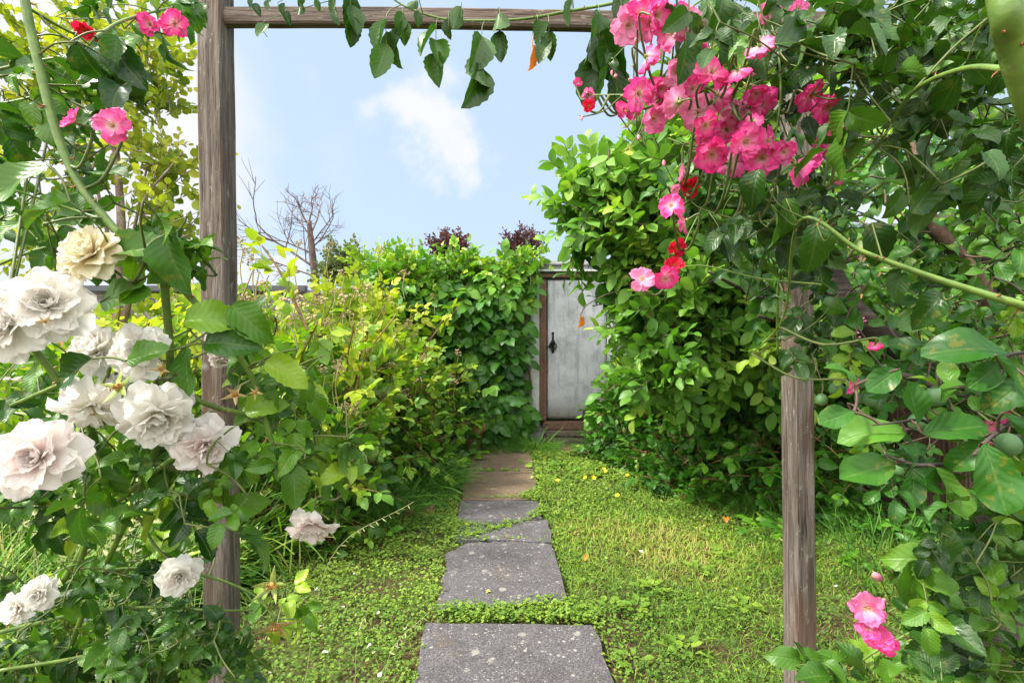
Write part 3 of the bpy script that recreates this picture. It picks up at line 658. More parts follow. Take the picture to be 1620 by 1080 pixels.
# timber fence on the right
def fence():
    fe=empty('timber_fence',(3.2,5.,0),'brown closed board timber fence behind the shrubs on the right','fence')
    fm=woodmat('fence_board',(.42,.32,.25)); ts=[]
    a=np.array([1.95,6.75]); c=np.array([4.4,1.2]); L=np.linalg.norm(c-a); d=(c-a)/L; n=int(L/.125)
    for i in range(n):
        p=a+d*(i*.125); q=p+d*.119; nn_=np.array([-d[1],d[0]])*.009*(1 if i%2 else -1); hh=1.28+R.normal(0,.006)
        V=[(p[0]+nn_[0],p[1]+nn_[1],0),(q[0]+nn_[0],q[1]+nn_[1],0),(q[0]+nn_[0],q[1]+nn_[1],hh),(p[0]+nn_[0],p[1]+nn_[1],hh)]
        m_=np.array([-d[1]*.018,d[0]*.018,0]); V=V+[tuple(np.array(v)+m_) for v in V]
        ts.append(T(V,[[(0,1,2,3),(7,6,5,4),(0,4,5,1),(1,5,6,2),(2,6,7,3),(3,7,4,0)]],np.zeros((8,2))))
    build('board_panel',comb(ts),fm,fe,smooth=False)
    for i in range(4):
        p=a+d*(i*L/3.02+.06); weld_box('post',(p[0]-.13,p[1]-.05,0),(p[0]-.03,p[1]+.05,1.36),fm,fe,.006)
fence()

# ================================================================== PLANTS
def variants(fn,n,**k): return [fn(seed=i+1,**k) for i in range(n)]
# leaf units
nr=np.random.default_rng(5)
near_rose=[leaf(.62,14,2,.60,.80,nr.uniform(.15,.7),nr.uniform(-.1,1.3),.11,.006,nr.uniform(-.6,.6),.30,s) for s in range(6)]
near_plum=[leaf(.58,12,2,.85,.62,nr.uniform(.15,.6),nr.uniform(-.1,1.2),.04,.006,nr.uniform(-.5,.5),.30,s) for s in range(6)]
mid_oval=[leaf(.54,6,1,.75,.80,nr.uniform(.1,.4),nr.uniform(.1,.9),.0,.0,nr.uniform(-.4,.4),.2,s) for s in range(5)]
mid_serr=[leaf(.66,7,1,.60,.80,nr.uniform(.1,.4),nr.uniform(.1,.8),.12,.0,nr.uniform(-.3,.3),.1,s) for s in range(5)]
far_leafs=[leaf(.60,4,1,.65,.80,nr.uniform(.1,.5),nr.uniform(.1,.8),0,0,nr.uniform(-.5,.5),0,s) for s in range(4)]
round_leaf=[leaf(.80,5,1,.55,.55,nr.uniform(.05,.3),nr.uniform(.1,.6),0,0,0,.1,s) for s in range(4)]
rose5=[compound(near_rose,2,1,.44,s,nr.uniform(.0,.6),.010) for s in range(6)]
rose3=[compound(near_rose,1,1,.55,s+20,nr.uniform(.0,.6),.011) for s in range(4)]
midrose5=[compound(mid_serr,2,1,.44,s,nr.uniform(0,.6),.012,3) for s in range(4)]
bram3=[compound(mid_serr,1,1,.62,s+40,nr.uniform(0,.6),.014,3) for s in range(5)]
bram_spray=[spray(bram3,1,nr.integers(6,9),.42,s,nr.uniform(.2,.9),.013,.3,1.,4) for s in range(6)]
rose_spray=[spray(rose5+rose3,1,6,.50,s,nr.uniform(.2,.8),.014,.25,1.,6) for s in range(5)]
plum_spray=[spray(near_plum,1,11,.36,s,nr.uniform(.0,.7),.014,.2,1.,5) for s in range(6)]
midplum_spray=[spray(mid_oval,1,12,.34,s,nr.uniform(.1,.7),.014,.2,1.,4) for s in range(6)]
quince_spray=[spray(mid_oval,1,13,.36,s+7,nr.uniform(.2,1.0),.013,.2,1.,4) for s in range(6)]
pear_spray=[spray(round_leaf,1,13,.19,s+9,nr.uniform(-.3,.5),.010,.2,.9,4) for s in range(6)]
far_spray=[spray(far_leafs,1,12,.26,s,nr.uniform(0,.6),.010,.2,1.,3) for s in range(4)]

def ell_points(ells, n, shell=.35, rr=R):
    """points in the outer shells of a union of ellipsoids, with outward normals"""
    ells=np.asarray(ells,float); area=(ells[:,3]*ells[:,4]+ells[:,3]*ells[:,5]+ells[:,4]*ells[:,5]); pr=area/area.sum()
    k=rr.choice(len(ells),n*3,p=pr); d=norm(rr.normal(size=(n*3,3))); s=1-shell*rr.random(n*3)**1.6
    e=ells[k]; p=e[:,:3]+d*e[:,3:]*s[:,None]; nrm=norm(d/e[:,3:])
    keep=np.ones(len(p),bool)
    for i,q in enumerate(ells):
        ins=(((p-q[:3])/q[3:])**2).sum(1)<(1-shell)**2; keep&=~(ins&(k!=i))
    keep&=p[:,2]>.03
    p,nrm,s=p[keep][:n],nrm[keep][:n],s[keep][:n]
    return p,nrm,s
def mass(ells,n,sprays,size,shell=.4,up=.5,jit=.5,base=.4,sp=.2,light=None,cull=None):
    p,nm,s=ell_points(ells,n,shell)
    if cull is not None:
        k=~cull(p); p,nm,s=p[k],nm[k],s[k]
    D=norm(nm+np.array([0,0,up])+R.normal(0,jit,p.shape)); U=norm(nm*.6+np.array([0,0,1.])+R.normal(0,.4,p.shape))
    sz=size*R.uniform(.7,1.25,len(p)); p=p-D*sz[:,None]*.55
    rn=base+R.normal(0,sp,len(p))
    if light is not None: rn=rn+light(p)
    return scatter_var(sprays,p,D,U,sz,rn)
def branchy(root,ends,r0,r1,wob=.06,m=7,k=7,jit=.05):
    out=[]
    for e in ends:
        a=np.asarray(root,float); b_=np.asarray(e,float); L=np.linalg.norm(b_-a); mids=[a]
        for t in (.33,.66): mids.append(a+(b_-a)*t+R.normal(0,wob*L,3))
        out.append(tube(smooth_path(mids+[b_],k),[r0,r1],m,jitter=jit))
    return comb(out)

# --- bramble thicket on the left
def bramble_left():
    e=empty('bramble_thicket',(-1.9,4.6,0),'large yellow green bramble thicket with pinkish bud clusters left of the path','bramble')
    ells=[(-2.3,4.6,.75,.85,1.0,1.0),(-1.55,4.2,.55,.55,.75,.80),(-1.35,3.5,.35,.42,.5,.52),(-1.15,5.0,.45,.48,.75,.75),(-2.4,3.6,.6,.7,.6,.85),
          (-1.0,5.9,.45,.5,.6,.72),(-1.9,5.8,.9,.9,.8,1.0),(-3.4,5.0,.8,.9,.9,.95),(-.78,5.6,.22,.28,.4,.32),(-1.95,3.15,.3,.5,.35,.5),(-1.5,5.2,.75,.5,.6,.80)]
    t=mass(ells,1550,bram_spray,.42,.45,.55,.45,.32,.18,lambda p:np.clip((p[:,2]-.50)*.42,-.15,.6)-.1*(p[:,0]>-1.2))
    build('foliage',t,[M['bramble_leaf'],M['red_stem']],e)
    # arching canes above
    C=[];tips=[]
    for i in range(20):
        a=np.array([R.uniform(-2.9,-1.0),R.uniform(3.6,6.0),.1]); top=a+np.array([R.uniform(-.1,.7),R.uniform(-.7,.3),R.uniform(1.3,1.95)])
        mid=(a+top)/2+np.array([-.1,0,.25]); C.append(tube(smooth_path([a,mid,top],8),[.011,.005],5)); tips.append(top)
    lc=tube(smooth_path([P(487,522,2.9),P(462,470,2.9),P(440,425,2.9),P(414,388,2.9)],8),[.009,.005],6); C.append(lc); tips.append(P(410,384,2.9))
    [build('cane',c_,M['red_stem'],e) for c_ in C]
    tp=np.array(tips); n=len(tp)
    lf=scatter_var(bram3,tp+R.normal(0,.05,(n,3)),norm(R.normal(0,.8,(n,3))+[0,-.3,.2]),np.tile([0,0,1.],(n,1)),.2,R.uniform(.5,.9,n))
    q=[];
    for c in C:
        k=R.integers(20,len(c.v)-8,9); q.append(c.v[k])
    q=np.concatenate(q); n=len(q)
    lf2=scatter_var(bram3,q,norm(R.normal(0,.8,(n,3))+[0,-.2,.1]),norm(R.normal(0,.3,(n,3))+[0,0,1.]),R.uniform(.13,.24,n),R.uniform(.45,1.0,n))
    build('foliage',comb([lf,lf2]),[M['bramble_leaf'],M['red_stem']],e)
    # blossom clusters
    protos=[]
    for s in range(4):
        rr=np.random.default_rng(s+60); ts=[tube([(0,0,0),(0,.01,.5),(0,0,1)],[.028,.015],4,mi=0)]
        for i in range(20):
            h=rr.uniform(.25,1.05); th=rr.random()*6.28; r_=(1.15-h)*.55*rr.uniform(.6,1.2)+.06; q_=np.array([math.cos(th)*r_,math.sin(th)*r_,h+r_*.25])
            ts.append(tube([(0,0,h-.12),q_*[.6,.6,1],q_],[.012,.010],3,mi=0)); ts.append(ball(.055*rr.uniform(.7,1.3),1,1,4,6).xf(pos=q_).mat(0))
            if rr.random()<.75:
                for k in range(5):
                    a=k*1.257+rr.random(); ts.append(round_leaf[0].xf(rot_from((math.cos(a),math.sin(a),.35),(0,0,1)),q_+[0,0,.03],.12*rr.uniform(.6,1.1),rr.random()).mat(1))
        protos.append(comb(ts))
    spots=[(385,385,3.2),(405,400,3.0),(410,420,3.1),(470,385,3.3),(545,430,4.6),(520,395,4.9),(556,465,4.4),(545,470,4.3),(575,455,5.5),(530,465,4.3),(640,430,5.6),(575,520,3.9),(590,540,3.9),(560,535,3.9),
           (640,515,5.1),(655,530,5.2),(660,565,4.9),(670,590,4.8),(535,575,3.6),(530,580,3.7),(515,585,3.6),(622,580,4.5),(700,590,5.4),(712,600,5.4),(720,605,5.4),(600,395,5.6),(480,485,4.2),(500,480,4.3),(455,475,4.2),(470,460,4.4),(445,490,4.1),
           (515,470,4.4),(430,470,4.2),(400,470,4.2),(535,640,3.4),(550,645,3.4),(650,620,4.6),(660,600,4.7),(690,625,5.0),(585,785,3.6),(570,765,3.6),(500,500,4.1),(470,500,4.1),(528,515,4.1),(590,455,5.0),(610,475,5.0),(560,490,4.5),(625,540,4.8),(420,445,4.0),(300,440,4.4),(270,470,4.3),(330,470,4.2),(725,560,6.2),(690,470,6.2)]+[(R.uniform(375,575),R.uniform(435,505),R.uniform(3.9,4.8)) for _ in range(5)]
    for i,(px,py,d) in enumerate(spots):
        pr=protos[i%4]; p=P(px,py,d); s=R.uniform(.075,.125)*(.8 if d<3.4 else 1)
        t_=pr.xf(rot_from((R.normal(0,.4),R.normal(0,.4),R.normal(0,.3)+.2),(R.normal(0,.35),-.4+R.normal(0,.3),1.)),p-[0,0,.05],s,0)
        stem=tube(smooth_path([p-[0,0,.30],p-[.02,0,.16],p-[0,0,.04]],3),.004,4)
        build('blossom_cluster',comb([stem,t_]),[M['calyx'],M['blossom']],e)
bramble_left()

# --- climber on the wall
def wall_climber():
    e=empty('wall_bramble',(-.9,YW-.2,0),'green bramble climbing over the white outbuilding wall left of the door','climber')
    ells=[(X(640,6.6),6.75,1.2,.55,.30,.95),(X(730,6.6),6.72,.95,.62,.30,1.0),(X(800,6.6),6.72,1.45,.30,.26,.72),(X(760,6.6),6.65,.45,.55,.38,.52),(X(700,6.6),6.70,1.85,.80,.30,.42),(X(795,6.6),6.7,2.05,.24,.3,.30),
          (X(605,6.4),6.5,1.7,.45,.35,.6),(X(810,6.6),6.75,.55,.24,.22,.38)]
    hole=lambda p: (((p[:,0]-X(790,6.9))/.13)**2+((p[:,2]-Zp(495,6.9))/.18)**2<1)|(((p[:,0]-X(690,6.9))/.10)**2+((p[:,2]-Zp(600,6.9))/.13)**2<1)|(p[:,0]>X(824,6.6))
    p,nm,s=ell_points(ells,2500,.5); k=~hole(p)&(p[:,1]<7.0); p=p[k]; n=len(p)
    D=norm(np.stack([R.normal(0,.6,n),-.55+R.normal(0,.3,n),-.55+R.normal(0,.45,n)],-1)); U=norm(np.stack([R.normal(0,.25,n),-1+R.normal(0,.2,n),.8+R.normal(0,.25,n)],-1))
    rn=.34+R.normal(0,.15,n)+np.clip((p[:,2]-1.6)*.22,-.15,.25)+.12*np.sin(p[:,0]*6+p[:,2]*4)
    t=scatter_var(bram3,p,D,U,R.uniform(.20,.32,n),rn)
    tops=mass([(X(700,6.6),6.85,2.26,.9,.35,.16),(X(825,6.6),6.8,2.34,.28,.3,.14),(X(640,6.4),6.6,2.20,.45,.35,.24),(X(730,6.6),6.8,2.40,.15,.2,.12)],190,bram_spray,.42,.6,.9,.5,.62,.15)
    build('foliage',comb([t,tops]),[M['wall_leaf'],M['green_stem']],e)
    C=[]
    for i in range(22):
        x=R.uniform(-2.0,.15); C.append(tube(smooth_path([(x,6.8,0),(x+R.normal(0,.1),6.82,.8),(x+R.normal(0,.2),6.8,1.5),(x+R.normal(0,.3),6.75,2.3)],6),[.016,.006],5))
    [build('cane',c_,M['red_stem'],e) for c_ in C]
wall_climber()

# --- quince-like tree, right of the door
def quince():
    e=empty('quince_tree',(1.95,4.6,0),'leafy green quince tree leaning over the door with pale large leaves','tree')
    ells=[(X(1060,4.1),4.1,Zp(340,4.1),.70,.7,.55),(X(1130,4.0),4.2,Zp(450,4.1),.72,.75,.62),(X(945,4.0),4.05,Zp(318,4.0),.34,.4,.36),(X(1065,3.9),3.95,Zp(525,3.9),.40,.5,.34),
          (X(1140,4.2),4.3,Zp(300,4.2),.75,.7,.75),(X(1180,4.0),4.3,Zp(500,4.0),.7,.7,.6),(X(1000,4.1),4.1,Zp(410,4.0),.34,.4,.40),(X(1045,3.9),3.9,Zp(585,3.9),.24,.35,.18),(X(1180,4.2),4.3,Zp(190,4.2),.7,.6,.6)]
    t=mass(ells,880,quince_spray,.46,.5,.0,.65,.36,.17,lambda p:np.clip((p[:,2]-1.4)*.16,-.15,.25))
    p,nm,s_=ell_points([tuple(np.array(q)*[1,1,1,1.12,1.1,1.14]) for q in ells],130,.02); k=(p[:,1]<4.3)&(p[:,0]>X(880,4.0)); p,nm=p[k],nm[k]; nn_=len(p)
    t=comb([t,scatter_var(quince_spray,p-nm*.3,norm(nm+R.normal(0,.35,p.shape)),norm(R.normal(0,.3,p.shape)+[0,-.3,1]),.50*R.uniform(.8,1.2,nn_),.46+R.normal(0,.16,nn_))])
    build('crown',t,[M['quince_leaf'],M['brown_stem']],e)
    base=np.array([2.05,4.7,0]); fork=np.array([1.95,4.6,.9])
    tr=[tube(smooth_path([base,(2.0,4.65,.4),fork,(1.75,4.4,1.7),(1.6,4.3,2.4)],8),[.075,.03],9,jitter=.08)]
    tr.append(branchy(fork,[(1.0,4.1,1.5),(.9,4.0,2.1),(1.4,4.0,2.6),(2.3,4.3,2.5),(1.3,3.9,1.0),(.8,4.1,2.5),(2.6,4.5,1.9)],.035,.010))
    build('trunk',comb(tr),M['bark_plum'],e)
    # one dead orange leaf
    p=P(918,512,3.75); o=build('dead_leaf',comb([leaf(.5,12,2,.62,.8,1.1,1.6,.12,.02,.6,.4,3).xf(rot_from((.1,-.2,-1),(.5,-1,.2)),p+[0,0,.06],.12,.4),tube(smooth_path([p+[0,0,.06],p+[.05,0,.14],p+[.20,.02,.22],p+[.36,.1,.26]],5),.004,4,mi=1)]),[M['orange_leaf'],M['brown_stem']],e); o['label']='curled dead orange leaf hanging over the door'
quince()

# --- shrubs below on the right
def right_under():
    e=empty('bramble_bush',(1.6,5.0,0),'dark green low bramble bush under the quince tree, right edge of the lawn','bramble')
    ells=[(1.32,5.9,.35,.36,.5,.45),(1.6,5.5,.4,.55,.6,.62),(2.1,4.9,.35,.55,.6,.62),(2.3,4.2,.3,.55,.55,.55),(1.65,4.7,.2,.38,.5,.36),(1.75,6.3,.8,.5,.4,.6),(2.9,4.8,.8,.5,.9,.7)]
    t=mass(ells,620,bram_spray,.42,.5,.45,.5,.20,.14); build('foliage',t,[M['wall_leaf'],M['red_stem']],e)
    ells=[(2.6,5.6,1.1,.6,.5,.7),(1.9,6.2,1.2,.6,.4,.9),(3.2,4.9,1.5,.45,.9,.7),(3.9,4.2,1.4,.6,.9,.9),(4.2,3.2,1.3,.6,.9,.9)]
    e2=empty('hedge_shrub',(2.8,5.3,0),'dense dark shrub behind the quince tree along the timber fence','shrub')
    t=mass(ells,520,midplum_spray,.45,.5,.3,.6,.30,.2); build('foliage',t,[M['quince_leaf'],M['brown_stem']],e2)
    build('stem',branchy((2.7,5.4,0),[(2.5,5.5,1.4),(2.0,6.1,1.5),(3.1,5.0,1.7),(3.8,4.3,1.6)],.03,.01),M['bark_plum'],e2)
right_under()

# --- tall shrub left of the arch behind the roses
def left_far():
    e=empty('flowering_shrub',(-3.4,3.4,0),'low shrub with small pale pink flowers behind the white roses at the left','shrub')
    ells=[(-3.1,3.3,.45,.8,.6,.60),(-2.6,2.9,.35,.5,.5,.45),(-3.6,4.2,.7,.8,.7,.75)]
    t=mass(ells,380,far_spray,.34,.5,.5,.5,.42,.18); build('foliage',t,[M['bramble_leaf'],M['green_stem']],e)
    for i in range(26):
        th=R.random()*6.28; p=np.array([-3.0,3.0,.9])+np.array([R.normal(0,.45),R.normal(0,.25),R.normal(0,.10)]); ts=[]
        for k in range(9):
            a=k*.7; q=p+np.array([math.cos(a)*.035,math.sin(a)*.035,R.normal(0,.01)])
            for j in range(4): ts.append(round_leaf[j].xf(rot_from((math.cos(j*1.57+a),math.sin(j*1.57+a),.3),(0,0,1)),q,.022,R.random()))
        build('flower_head',comb(ts),M['blush_petal'],e)
left_far()

# --- pear tree with yellow-green leaves, far left
def pear():
    e=empty('pear_tree',(X(170,5.0),5.0,0),'pear tree with bright yellow green leaves behind the left post','tree')
    ells=[(X(250,4.8),4.9,Zp(250,4.8),.42,.5,.42),(X(260,4.8),4.9,Zp(340,4.8),.40,.4,.40),(X(205,4.8),4.9,Zp(120,4.8),.48,.5,.52),(X(90,4.8),4.9,Zp(200,4.8),.62,.5,.75),(X(60,4.8),4.9,Zp(360,4.8),.6,.5,.5),(X(140,4.8),4.9,Zp(60,4.8),.8,.5,.5),(X(20,4.8),4.9,Zp(80,4.8),.6,.5,.6),(X(345,4.8),4.8,Zp(290,4.8),.12,.2,.15)]
    t=mass(ells,290,pear_spray,.50,.85,.5,.6,.50,.2); build('crown',t,[M['pear_leaf'],M['bark_grey']],e)
    b0=np.array([X(170,4.8),4.95,0]); fk=np.array([X(175,4.8),4.9,Zp(430,4.8)])
    tr=[tube(smooth_path([b0,(b0[0]-.02,4.95,.8),fk,(X(178,4.8),4.9,Zp(320,4.8)),(X(160,4.8),4.9,Zp(140,4.8))],7),[.075,.022],9,jitter=.08),
        tube(smooth_path([(b0[0]+.05,4.9,1.3),P(205,470,4.7),P(225,410,4.7),P(265,330,4.7)],6),[.035,.012],7,jitter=.06),
        branchy(fk,[P(60,330,4.9),P(300,370,4.8),P(240,240,4.9),P(90,180,4.9),P(200,80,4.9),P(290,240,4.8)],.022,.006,.05)]
    build('trunk',comb(tr),M['bark_grey'],e)
pear()

# --- bare dead tree beyond
def dead_tree():
    d=9.5; e=empty('bare_tree',(X(497,d),d,0),'dead leafless tree with fine twigs against the sky','tree')
    tr=[tube(smooth_path([(X(500,d),d,0),P(500,470,d),P(494,400,d),P(489,350,d)],7),[.10,.045],8,jitter=.08)]
    build('trunk',comb(tr),M['bark_dead'],e); br=[]
    def grow(p,dr,L,r,lv,dd=0.25):
        n=6; pts=[p]; dr=norm(dr)
        for i in range(n):
            dr=norm(dr+R.normal(0,.10,3)*[1,.6,1]+np.array([0,0,.035])); pts.append(pts[-1]+dr*L/n)
        pts=np.array(pts); br.append(tube(pts,[r,r*.5],5 if lv>1 else 4))
        if lv<=0: return
        for k in range(5 if lv>1 else 5):
            i=R.integers(1,n+1); s=1 if R.random()<.5 else -1
            side=norm(np.cross(dr,[0,1,0]))*s+np.array([0,R.normal(0,.5),0])
            grow(pts[i],dr*.9+side*R.uniform(.5,1.1),L*R.uniform(.38,.62),r*.5,lv-1)
    lim=[((500,425),(380,335),.045),((492,400),(400,360),.03),((490,375),(515,290),.035),((489,360),(470,300),.035),((495,390),(560,352),.028),((489,350),(487,292),.03),((505,440),(405,395),.03),((490,372),(440,330),.025),((493,385),(545,330),.025)]
    for a,b_,r in lim:
        A=P(*a,d); B=P(*b_,d)+[0,R.normal(0,.3),0]; grow(A,B-A,np.linalg.norm(B-A)*.78,r*.55,2)
    build('branch',comb(br),M['bark_dead'],e)
dead_tree()
def far_bush():
    for nm,lab,cx,cy,w,h,d,mt,n in (('evergreen_shrub','sparse dark evergreen shrub right of the bare tree',540,412,.45,.42,9.2,'far_leaf',70),
                           ('purple_plum_tree','dark purple leaved tree top rising over the outbuilding roof, left one of two',712,386,.42,.26,11.,'purple_leaf',62),
                           ('purple_plum_tree','dark purple leaved tree top near the door, right one of two',826,384,.42,.34,11.,'purple_leaf',55),
                           ('garden_tree','bright green shrub top with buds above the outbuilding roof',608,412,.50,.26,7.6,'bramble_leaf',36)):
        e=empty(nm,(X(cx,d),d,0),lab,'tree' if 'tree' in nm else 'shrub'); c=P(cx,cy,d)
        t=mass([(c[0],c[1],c[2],w,.4,h),(c[0]+w*.5,c[1],c[2]-.1,w*.6,.4,h*.7),(c[0]-w*.5,c[1],c[2]-.15,w*.6,.4,h*.6)],n*2,far_spray,.36,.8,.9,.5,.5,.2)
        build('crown',t,[M[mt],M['brown_stem']],e)
        build('trunk',branchy((c[0],c[1],0),[(c[0]+.1,c[1],c[2]+h*.7),(c[0]-.25,c[1],c[2]+h*.3),(c[0]+.3,c[1],c[2]+h*.4)],.05,.008,.03),M['bark_dead'],e)
far_bush()

# ================================================================== FLOWERS
def petal(W=1.,cup=.3,lip=.3,ruf=.06,n=8,m=4,seed=0,notch=.08,bend=.3):
    rr=np.random.default_rng(seed); t=np.linspace(0,1,n+1); s=np.linspace(-1,1,2*m+1)
    w=np.maximum((t**.62)*(1-.55*t**5)*W/2,.04); ph=rr.random()*6; V=[];UV=[]
    th=-bend*(t-.2)+lip*1.8*np.clip(t-.55,0,1)*2; dy=np.cos(th); dz=-np.sin(th)
    y=np.concatenate([[0],np.cumsum((dy[1:]+dy[:-1])/2)])/n; z=np.concatenate([[0],np.cumsum((dz[1:]+dz[:-1])/2)])/n
    for i in range(n+1):
        for q in s:
            yy=y[i]-.20*t[i]**3*q*q+ -notch*t[i]**6*math.exp(-(q/.35)**2)
            zz=z[i]+cup*w[i]*q*q+ruf*t[i]**2*(math.sin(q*4.2+ph)+.6*math.sin(q*9+ph*2+t[i]*4))
            V.append((q*w[i],yy,zz)); UV.append(((q+1)/2,t[i]))
    k=2*m+1; idx=np.arange((n+1)*k).reshape(n+1,k)
    return T(V,[np.stack([idx[:-1,:-1],idx[:-1,1:],idx[1:,1:],idx[1:,:-1]],-1).reshape(-1,4)],UV)
def ring_petals(pts_cfg, seed):
    """pts_cfg: (count, tilt deg from the axis, length, kwargs)"""
    rr=np.random.default_rng(seed); out=[]
    for (n,tilt,L,kw) in pts_cfg:
        off=rr.random()*6.28
        for i in range(n):
            a=off+2*pi*i/n+rr.normal(0,.13); tl=radians(tilt+rr.normal(0,9)); p=petal(seed=int(rr.integers(1e6)),**kw)
            rad=np.array([math.cos(a),math.sin(a),0]); D=math.sin(tl)*rad+math.cos(tl)*np.array([0,0,1.]); U=math.cos(tl)*(-rad)+math.sin(tl)*np.array([0,0,1.])
            Rm=rot_from(D,U+rr.normal(0,.12,3)); out.append(p.xf(Rm,rad*.02*L,L*rr.uniform(.9,1.1),rr.random()))
    return comb(out)
def stamens(n,r,h,seed,sc=.012):
    rr=np.random.default_rng(seed); out=[ball(.07*r/.3,1,.5,5,8,mi=1)]
    for i in range(n):
        a=rr.random()*6.28; q=rr.random()**.5*r; p=np.array([math.cos(a)*q,math.sin(a)*q,h*rr.uniform(.7,1.1)])
        out.append(tube([p*[.3,.3,0],p],[sc*.5,sc*.4],3,mi=1)); out.append(ball(sc*1.7,1,1,3,4).xf(pos=p).mat(2))
    return comb(out)
def calyx(L=.55,tilt=120,seed=0,mi=3,w=.28):
    rr=np.random.default_rng(seed); out=[ball(.12,1,1.2,6,8,mi=mi).xf(pos=(0,0,-.12)).mat(mi)]
    for i in range(5):
        a=i*1.257+rr.normal(0,.1); tl=radians(tilt+rr.normal(0,14)); rad=np.array([math.cos(a),math.sin(a),0])
        out.append(leaf(w,6,1,.25,1.1,.4,rr.uniform(-.5,.6),seed=i).xf(rot_from(math.sin(tl)*rad+math.cos(tl)*np.array([0,0,1.]),rad),(0,0,-.03),L*rr.uniform(.8,1.2),.5).mat(mi))
    return comb(out)
K=dict
def white_rose(seed,open_=0):
    cfg=[(7,98,1.0,K(W=1.02,cup=.25,lip=.42,ruf=.045,bend=.2)),(7,78,.98,K(W=.95,cup=.35,lip=.38,ruf=.045,bend=.3)),(7,58,.88,K(W=.86,cup=.45,lip=.30,ruf=.04,bend=.4)),
         (7,42,.74,K(W=.80,cup=.55,lip=.25,ruf=.04,bend=.5)),(5,34,.60,K(W=.80,cup=.6,lip=.15,ruf=.05,bend=.6)),(4,20,.46,K(W=.8,cup=.7,lip=.05,ruf=.05,bend=.6))]
    if open_: cfg=[(9,105,1.0,K(W=.85,cup=.2,lip=.5,ruf=.09,bend=.1)),(8,84,.98,K(W=.72,cup=.3,lip=.5,ruf=.09,bend=.2)),(8,66,.85,K(W=.62,cup=.35,lip=.4,ruf=.08,bend=.3)),(6,48,.60,K(W=.55,cup=.4,lip=.3,ruf=.08,bend=.3))]
    return comb([ring_petals(cfg,seed).mat(0), calyx(.55,125,seed), stamens(26,.17,.20,seed) if open_ else stamens(6,.05,.1,seed)])
def pink_rose(seed,kind=0):
    cfg=[(6,[78,62,88][kind%3],1.0,K(W=1.08,cup=.28,lip=.35,ruf=.06,bend=.35,notch=.14)),(4,[58,45,70][kind%3],.82,K(W=.95,cup=.3,lip=.25,ruf=.07,bend=.4,notch=.12))]
    return comb([ring_petals(cfg,seed).mat(0),calyx(.40,115,seed),stamens(28,.20,.26,seed)])
whites=[white_rose(1),white_rose(2),white_rose(3),white_rose(4,1),white_rose(5,1)]
pinks=[pink_rose(i+10,i) for i in range(6)]
bud_t=comb([ball(.5,.55,1.,7,8).xf(pos=(0,0,.35)).mat(0),calyx(.7,25,3,3,.34)])
FM=lambda p:[M[p],M['stamen'],M['anther'],M['sepal']]
def facing(v,roll=None):
    v=norm(np.array(v,float)); a=np.cross(v,[.3,.2,1.]); a=norm(a)
    if roll is None: roll=R.random()*6.28
    b_=np.cross(v,a); x=math.cos(roll)*a+math.sin(roll)*b_; y=np.cross(v,x); return np.stack([x,y,v],axis=-1)
def near_any(pts,p):
    d=np.sqrt(((pts-p)**2).sum(1)); k=np.where(d<d.min()*1.35+.01)[0]; return pts[R.choice(k)]
def nearest(pts,p):
    d=((pts-p)**2).sum(1); return pts[d.argmin()]
def bloom(name,tpl,px,py,diam,d,face,mats,parent,canes=None,real=None,label=None,stem=True):
    p=P(px,py,d); r=diam/2*d/F; Rm=facing(face); sc=r/.98
    o=build(name,tpl.xf(Rm,p-Rm[:,2]*sc*.15,sc),mats,parent)
    if label: o['label']=label
    if canes is not None and stem:
        q=nearest(canes,p+[0,.05,-.02]); b_=p-Rm[:,2]*sc*.35; m1=b_-Rm[:,2]*sc*.9
        L=np.linalg.norm(q-b_)
        if L<.5: return tube(smooth_path([b_,m1,(m1+q)/2+[0,0,-.02],q],4),[.0016,.0024],5,mi=1)
    return None
def rcane(pts,r0,r1,m=10,k=10): return smooth_path([P(*p) for p in pts],k),r0,r1
def canes_obj(name,lst,mat,parent,thorn=True):
    allp=[]
    for pts,r0,r1,m in lst:
        sp=smooth_path([P(*p) for p in pts],10); allp.append(sp); prof=r0 if isinstance(r0,list) else [r0,r1]; m=m or 12; out=[tube(sp,np.interp(np.linspace(0,1,len(sp)),np.linspace(0,1,len(prof)),prof),m,jitter=.03)]; r0,r1=prof[0],prof[-1]
        L=np.linalg.norm(np.diff(sp,axis=0),axis=1).sum()
        for i in range(int(L/.055)):
            k=R.integers(1,len(sp)-1); tg=norm(sp[k]-sp[k-1]); s=norm(np.cross(tg,R.normal(size=3))); r=np.interp(k/len(sp),[0,1],[r0,r1]); h=.0035+min(r,.005)*.6
            out.append(tube([sp[k]+s*r*.7-tg*.002,sp[k]+s*(r+h*.5),sp[k]+s*(r+h)-tg*h*.5],[min(r*.4,.0016),min(r*.2,.0009),.0003],5,mi=1))
        build(name,comb(out),[mat,M['thorn']],parent)
    return np.concatenate(allp)
def in_poly(poly,n):
    poly=np.array(poly,float); lo,hi=poly.min(0),poly.max(0); out=[]
    while len(out)<n:
        q=lo+(hi-lo)*R.random(2); c=False; j=len(poly)-1
        for i in range(len(poly)):
            if (poly[i,1]>q[1])!=(poly[j,1]>q[1]) and q[0]<(poly[j,0]-poly[i,0])*(q[1]-poly[i,1])/(poly[j,1]-poly[i,1])+poly[i,0]: c=not c
            j=i
        if c: out.append(q)
    return np.array(out)
